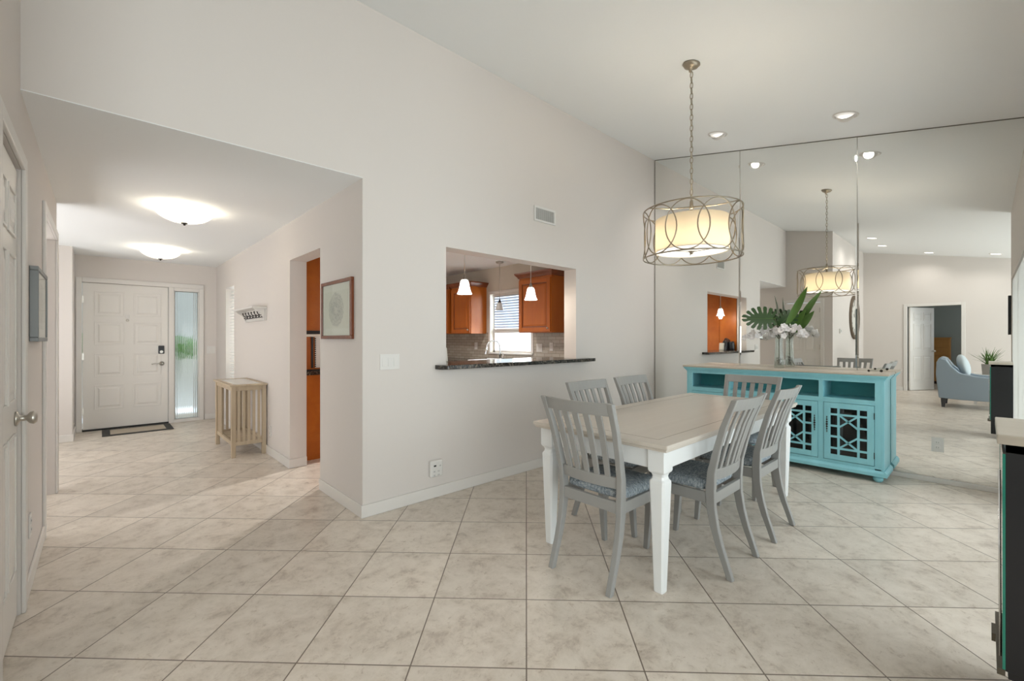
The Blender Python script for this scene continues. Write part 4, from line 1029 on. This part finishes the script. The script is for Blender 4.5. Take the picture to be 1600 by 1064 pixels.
tv = thing('toaster_oven', 'black and white small oven on the counter inside the kitchen doorway', 'oven', (1.68, 5.05, .9255))
bx(-.155, .25, -.16, .16, .012, .36).build('oven_body', CABW, tv, bev=.004)
b = MB(); b.box(-.04, -.02, -.172, -.1605, .03, .36); b.build('door_edge', BLACK, tv)
b = MB(); b.box(.0, .2, -.17, -.1605, .03, .36); b.build('side_panel', PLATE, tv)
b = MB()
for k in range(14): b.box(-.008, .006, -.176, -.1705, .04 + k * .0225, .052 + k * .0225)
b.build('vent_slots', BLACKM, tv)
b = MB(); b.box(-.15, .24, -.15, .15, 0, .0118); b.build('feet', BLACK, tv)

# ------------------------------------------------------------------ AV cabinet at the right edge
av = thing('glass_door_cabinet', 'black media cabinet with green-edged glass door and taupe top at the right edge', 'cabinet', (2.06, -.035, 0))
Wc, Dc, Ht = .42, .195, .968
b = MB(); b.box(0, .018, -Dc, -.006, .23, Ht - .03); b.box(Wc - .018, Wc, -Dc, -.006, .06, Ht - .03); b.box(.018, Wc - .018, -Dc, -Dc + .01, .06, Ht - .03)
b.box(0, Wc, -Dc, -.006, Ht - .058, Ht - .0305); b.box(.018, Wc - .018, -Dc + .01, -.012, .20, .23)
for z in (.45, .68): b.box(.018, Wc - .018, -Dc + .01, -.02, z, z + .012)
b.box(.02, Wc - .02, -Dc + .01, -.06, 0, .20)
b.build('cabinet_body', BLACK, av, bev=.001)
bx(-.02, Wc + .012, -Dc, .012, Ht - .03, Ht).build('cabinet_top', TAUPE, av, bev=.003)
gd = bx(.004, Wc - .004, -.0055, -.0005, .235, Ht - .062).build('glass_door', PANEB, av)
b = MB(); b.box(-.001, .0038, -.0062, .0002, .235, Ht - .062); b.box(Wc - .0038, Wc, -.0062, .0002, .235, Ht - .062); b.build('glass_edge', EDGEG, gd)
b = MB(); b.tube([(.03, .004, .26), (.03, .006, .85)], .0035, 6); b.build('glint_bar', CHROME, gd)
b = MB(); b.box(-.002, Wc, -.006, .012, .215, .234); b.box(Wc * .55, Wc * .75, .012, .022, .205, .232)
b.build('lower_rail', mat('bronze_rail', (.14, .12, .09), .4, .6), av)

# ------------------------------------------------------------------ living room (seen in the mirror)
ac = thing('armchair', 'pale blue-grey leather armchair seen side-on in the mirror', 'armchair', (-1.05, .14, 0), 0)
b = MB()      # side panels with sloped arm, side profile in (y,z)
arm = [(.46, .17), (.50, .60), (.49, .84), (.44, .90), (.36, .88), (.29, .76), (.18, .64), (-.02, .59), (-.42, .555), (-.45, .50), (-.44, .20), (-.30, .155), (.2, .155)]
for x0, x1 in ((-.42, -.29), (.29, .42)):
    b = MB(); b.prism(arm, x0, x1, 'x'); b.build('arm', BLUELEA, ac, bev=.02, seg=3)
b = MB(); b.prism([(-.43, .16), (.45, .16), (.42, .42), (-.43, .42)], -.289, .289, 'x'); b.build('seat_base', BLUELEA, ac, bev=.015)
b = MB(); b.prism([(-.44, .425), (.26, .425), (.24, .545), (-.42, .545)], -.285, .285, 'x'); b.build('seat_cushion', BLUELEA, ac, bev=.04, seg=3)
b = MB(); b.prism([(.27, .43), (.44, .43), (.49, .86), (.44, .93), (.36, .90), (.30, .75)], -.285, .285, 'x'); b.build('back_cushion', BLUELEA, ac, bev=.03, seg=3)
for x in (-.36, .36):
    for y in (-.36, .40):
        b = MB(); b.loft([[(x - h, y - h, z), (x + h, y - h, z), (x + h, y + h, z), (x - h, y + h, z)] for h, z in ((.022, 0), (.035, .16))]); b.build('leg', mat('dark_leg', (.05, .05, .055), .4), ac)
b = MB(); b.ball((0, 0, 0), .20, (1.15, .42, 1.05)); o = b.build('throw_pillow', mat('silver_blue_fabric', (.48, .54, .56), .7)); o.location = (-1.05, .345, .745); o.rotation_euler = (-.25, 0, 0); o.location = (-1.05, .285, .765)
tag(o, 'silvery blue cushion leaning on the armchair back', 'cushion')
sdb = thing('side_table', 'low white side table behind the armchair holding a potted plant', 'table', (-2.05, -.12, 0))
bx(-.45, .4, -.28, .30, .54, .57).build('tabletop', PLATE, sdb, bev=.004)
for sx in (-.41, .36):
    for sy in (-.24, .26): bx(sx - .02, sx + .02, sy - .02, sy + .02, 0, .54).build('leg', PLATE, sdb)
bx(-.43, .38, -.26, .28, .15, .17).build('lower_shelf', PLATE, sdb)
pp = thing('potted_plant', 'spiky green plant in a square grey pot on the white side table', 'plant', (-1.85, -.04, .5702))
b = MB(); b.loft([[(-h, -h, z), (h, -h, z), (h, h, z), (-h, h, z)] for h, z in ((.09, 0), (.105, .20))]); b.build('pot', mat('grey_pot', (.25, .22, .19), .7), pp, bev=.004)
b = MB()
for k in range(60):
    a = random.uniform(0, 2 * pi); tl = random.uniform(.1, 1.15); L = random.uniform(.24, .36)
    d_ = Vector((cos(a) * sin(tl), sin(a) * sin(tl), cos(tl)))
    leaf_surface(b, (random.uniform(-.04, .04), random.uniform(-.04, .04), .19), d_, (-sin(a), cos(a), 0), (0, 0, 1), L, lambda t: .012 * (1 - t) + .001, lambda t: -.03 * t * t, n=4)
b.build('foliage', LEAF2, pp)

clk = thing('wall_clock', 'large round weathered wall clock with black numerals on white, seen in the mirror', 'clock', (-2.38, 2.15, 1.77))
b = MB(); Mx = Matrix.Rotation(pi / 2, 4, 'X')
n_ = 48
b.lathe([(.52, .001), (.52, .04), (.43, .04), (.43, .001)], n_, M=Mx, cap=False); b.build('outer_ring', mat('weathered_brown', (.12, .085, .055), .7), clk)
b = MB(); b.lathe([(.428, .002), (.428, .012)], n_, M=Mx, smooth=False); b.build('dial', mat('weathered_white', (.62, .60, .55), .7), clk)
b = MB()
for k in range(12):
    a = 2 * pi * k / 12; c_, s_ = cos(a), sin(a); b.bar((.27 * c_, -.014, .27 * s_), (.40 * c_, -.014, .40 * s_), .035, .003)
b.build('numerals', BLACKM, clk)
b = MB(); b.bar((0, -.018, 0), (.10, -.018, .08), .012, .003); b.bar((0, -.018, 0), (-.04, -.018, .17), .010, .003); b.build('hands', BLACKM, clk)
th = thing('thermostat', 'white wall thermostat on the living room wall left of the clock, seen in the mirror', 'thermostat', (-.92, 2.15, 1.43))
bx(-.07, .07, -.022, -.0005, -.05, .05).build('housing', PLATE, th, bev=.004); bx(-.035, .035, -.0235, -.0222, -.02, .025).build('display', mat('grey_lcd', (.3, .32, .3), .3), th)

cd = thing('chest_of_drawers', 'honey maple chest of drawers inside the bedroom, seen in the mirror', 'dresser', (-6.60, 1.0, 0))
bx(-.25, .22, -.33, .40, .08, 1.27).build('cabinet_body', ORANGEW, cd, bev=.004); bx(-.26, .24, -.345, .415, 1.2705, 1.30).build('cabinet_top', ORANGEW, cd, bev=.004)
bx(-.22, .20, -.30, .37, 0, .0795).build('plinth', mat('dark_plinth', (.05, .02, .01), .6), cd)
for k in range(5):
    z = .11 + k * .23; dr = bx(.2203, .236, -.31, .38, z, z + .21).build('drawer', ORANGEW, cd, bev=.004)
    for y in (-.15, .22):
        b = MB(); b.ball((.248, y, z + .105), .014, n=6); b.build('knob', ORANGEW, dr)
# patio door pull (dark tall bar seen edge-on in the mirror)
b = MB(); b.box(1.53, 1.60, YS + .0005, YS + .03, 1.32, 1.86)
tag(b.build('wall_panel', BLACK, bev=.004), 'thin black panel on the wall end beside the patio blinds, seen edge-on in the mirror', 'panel')
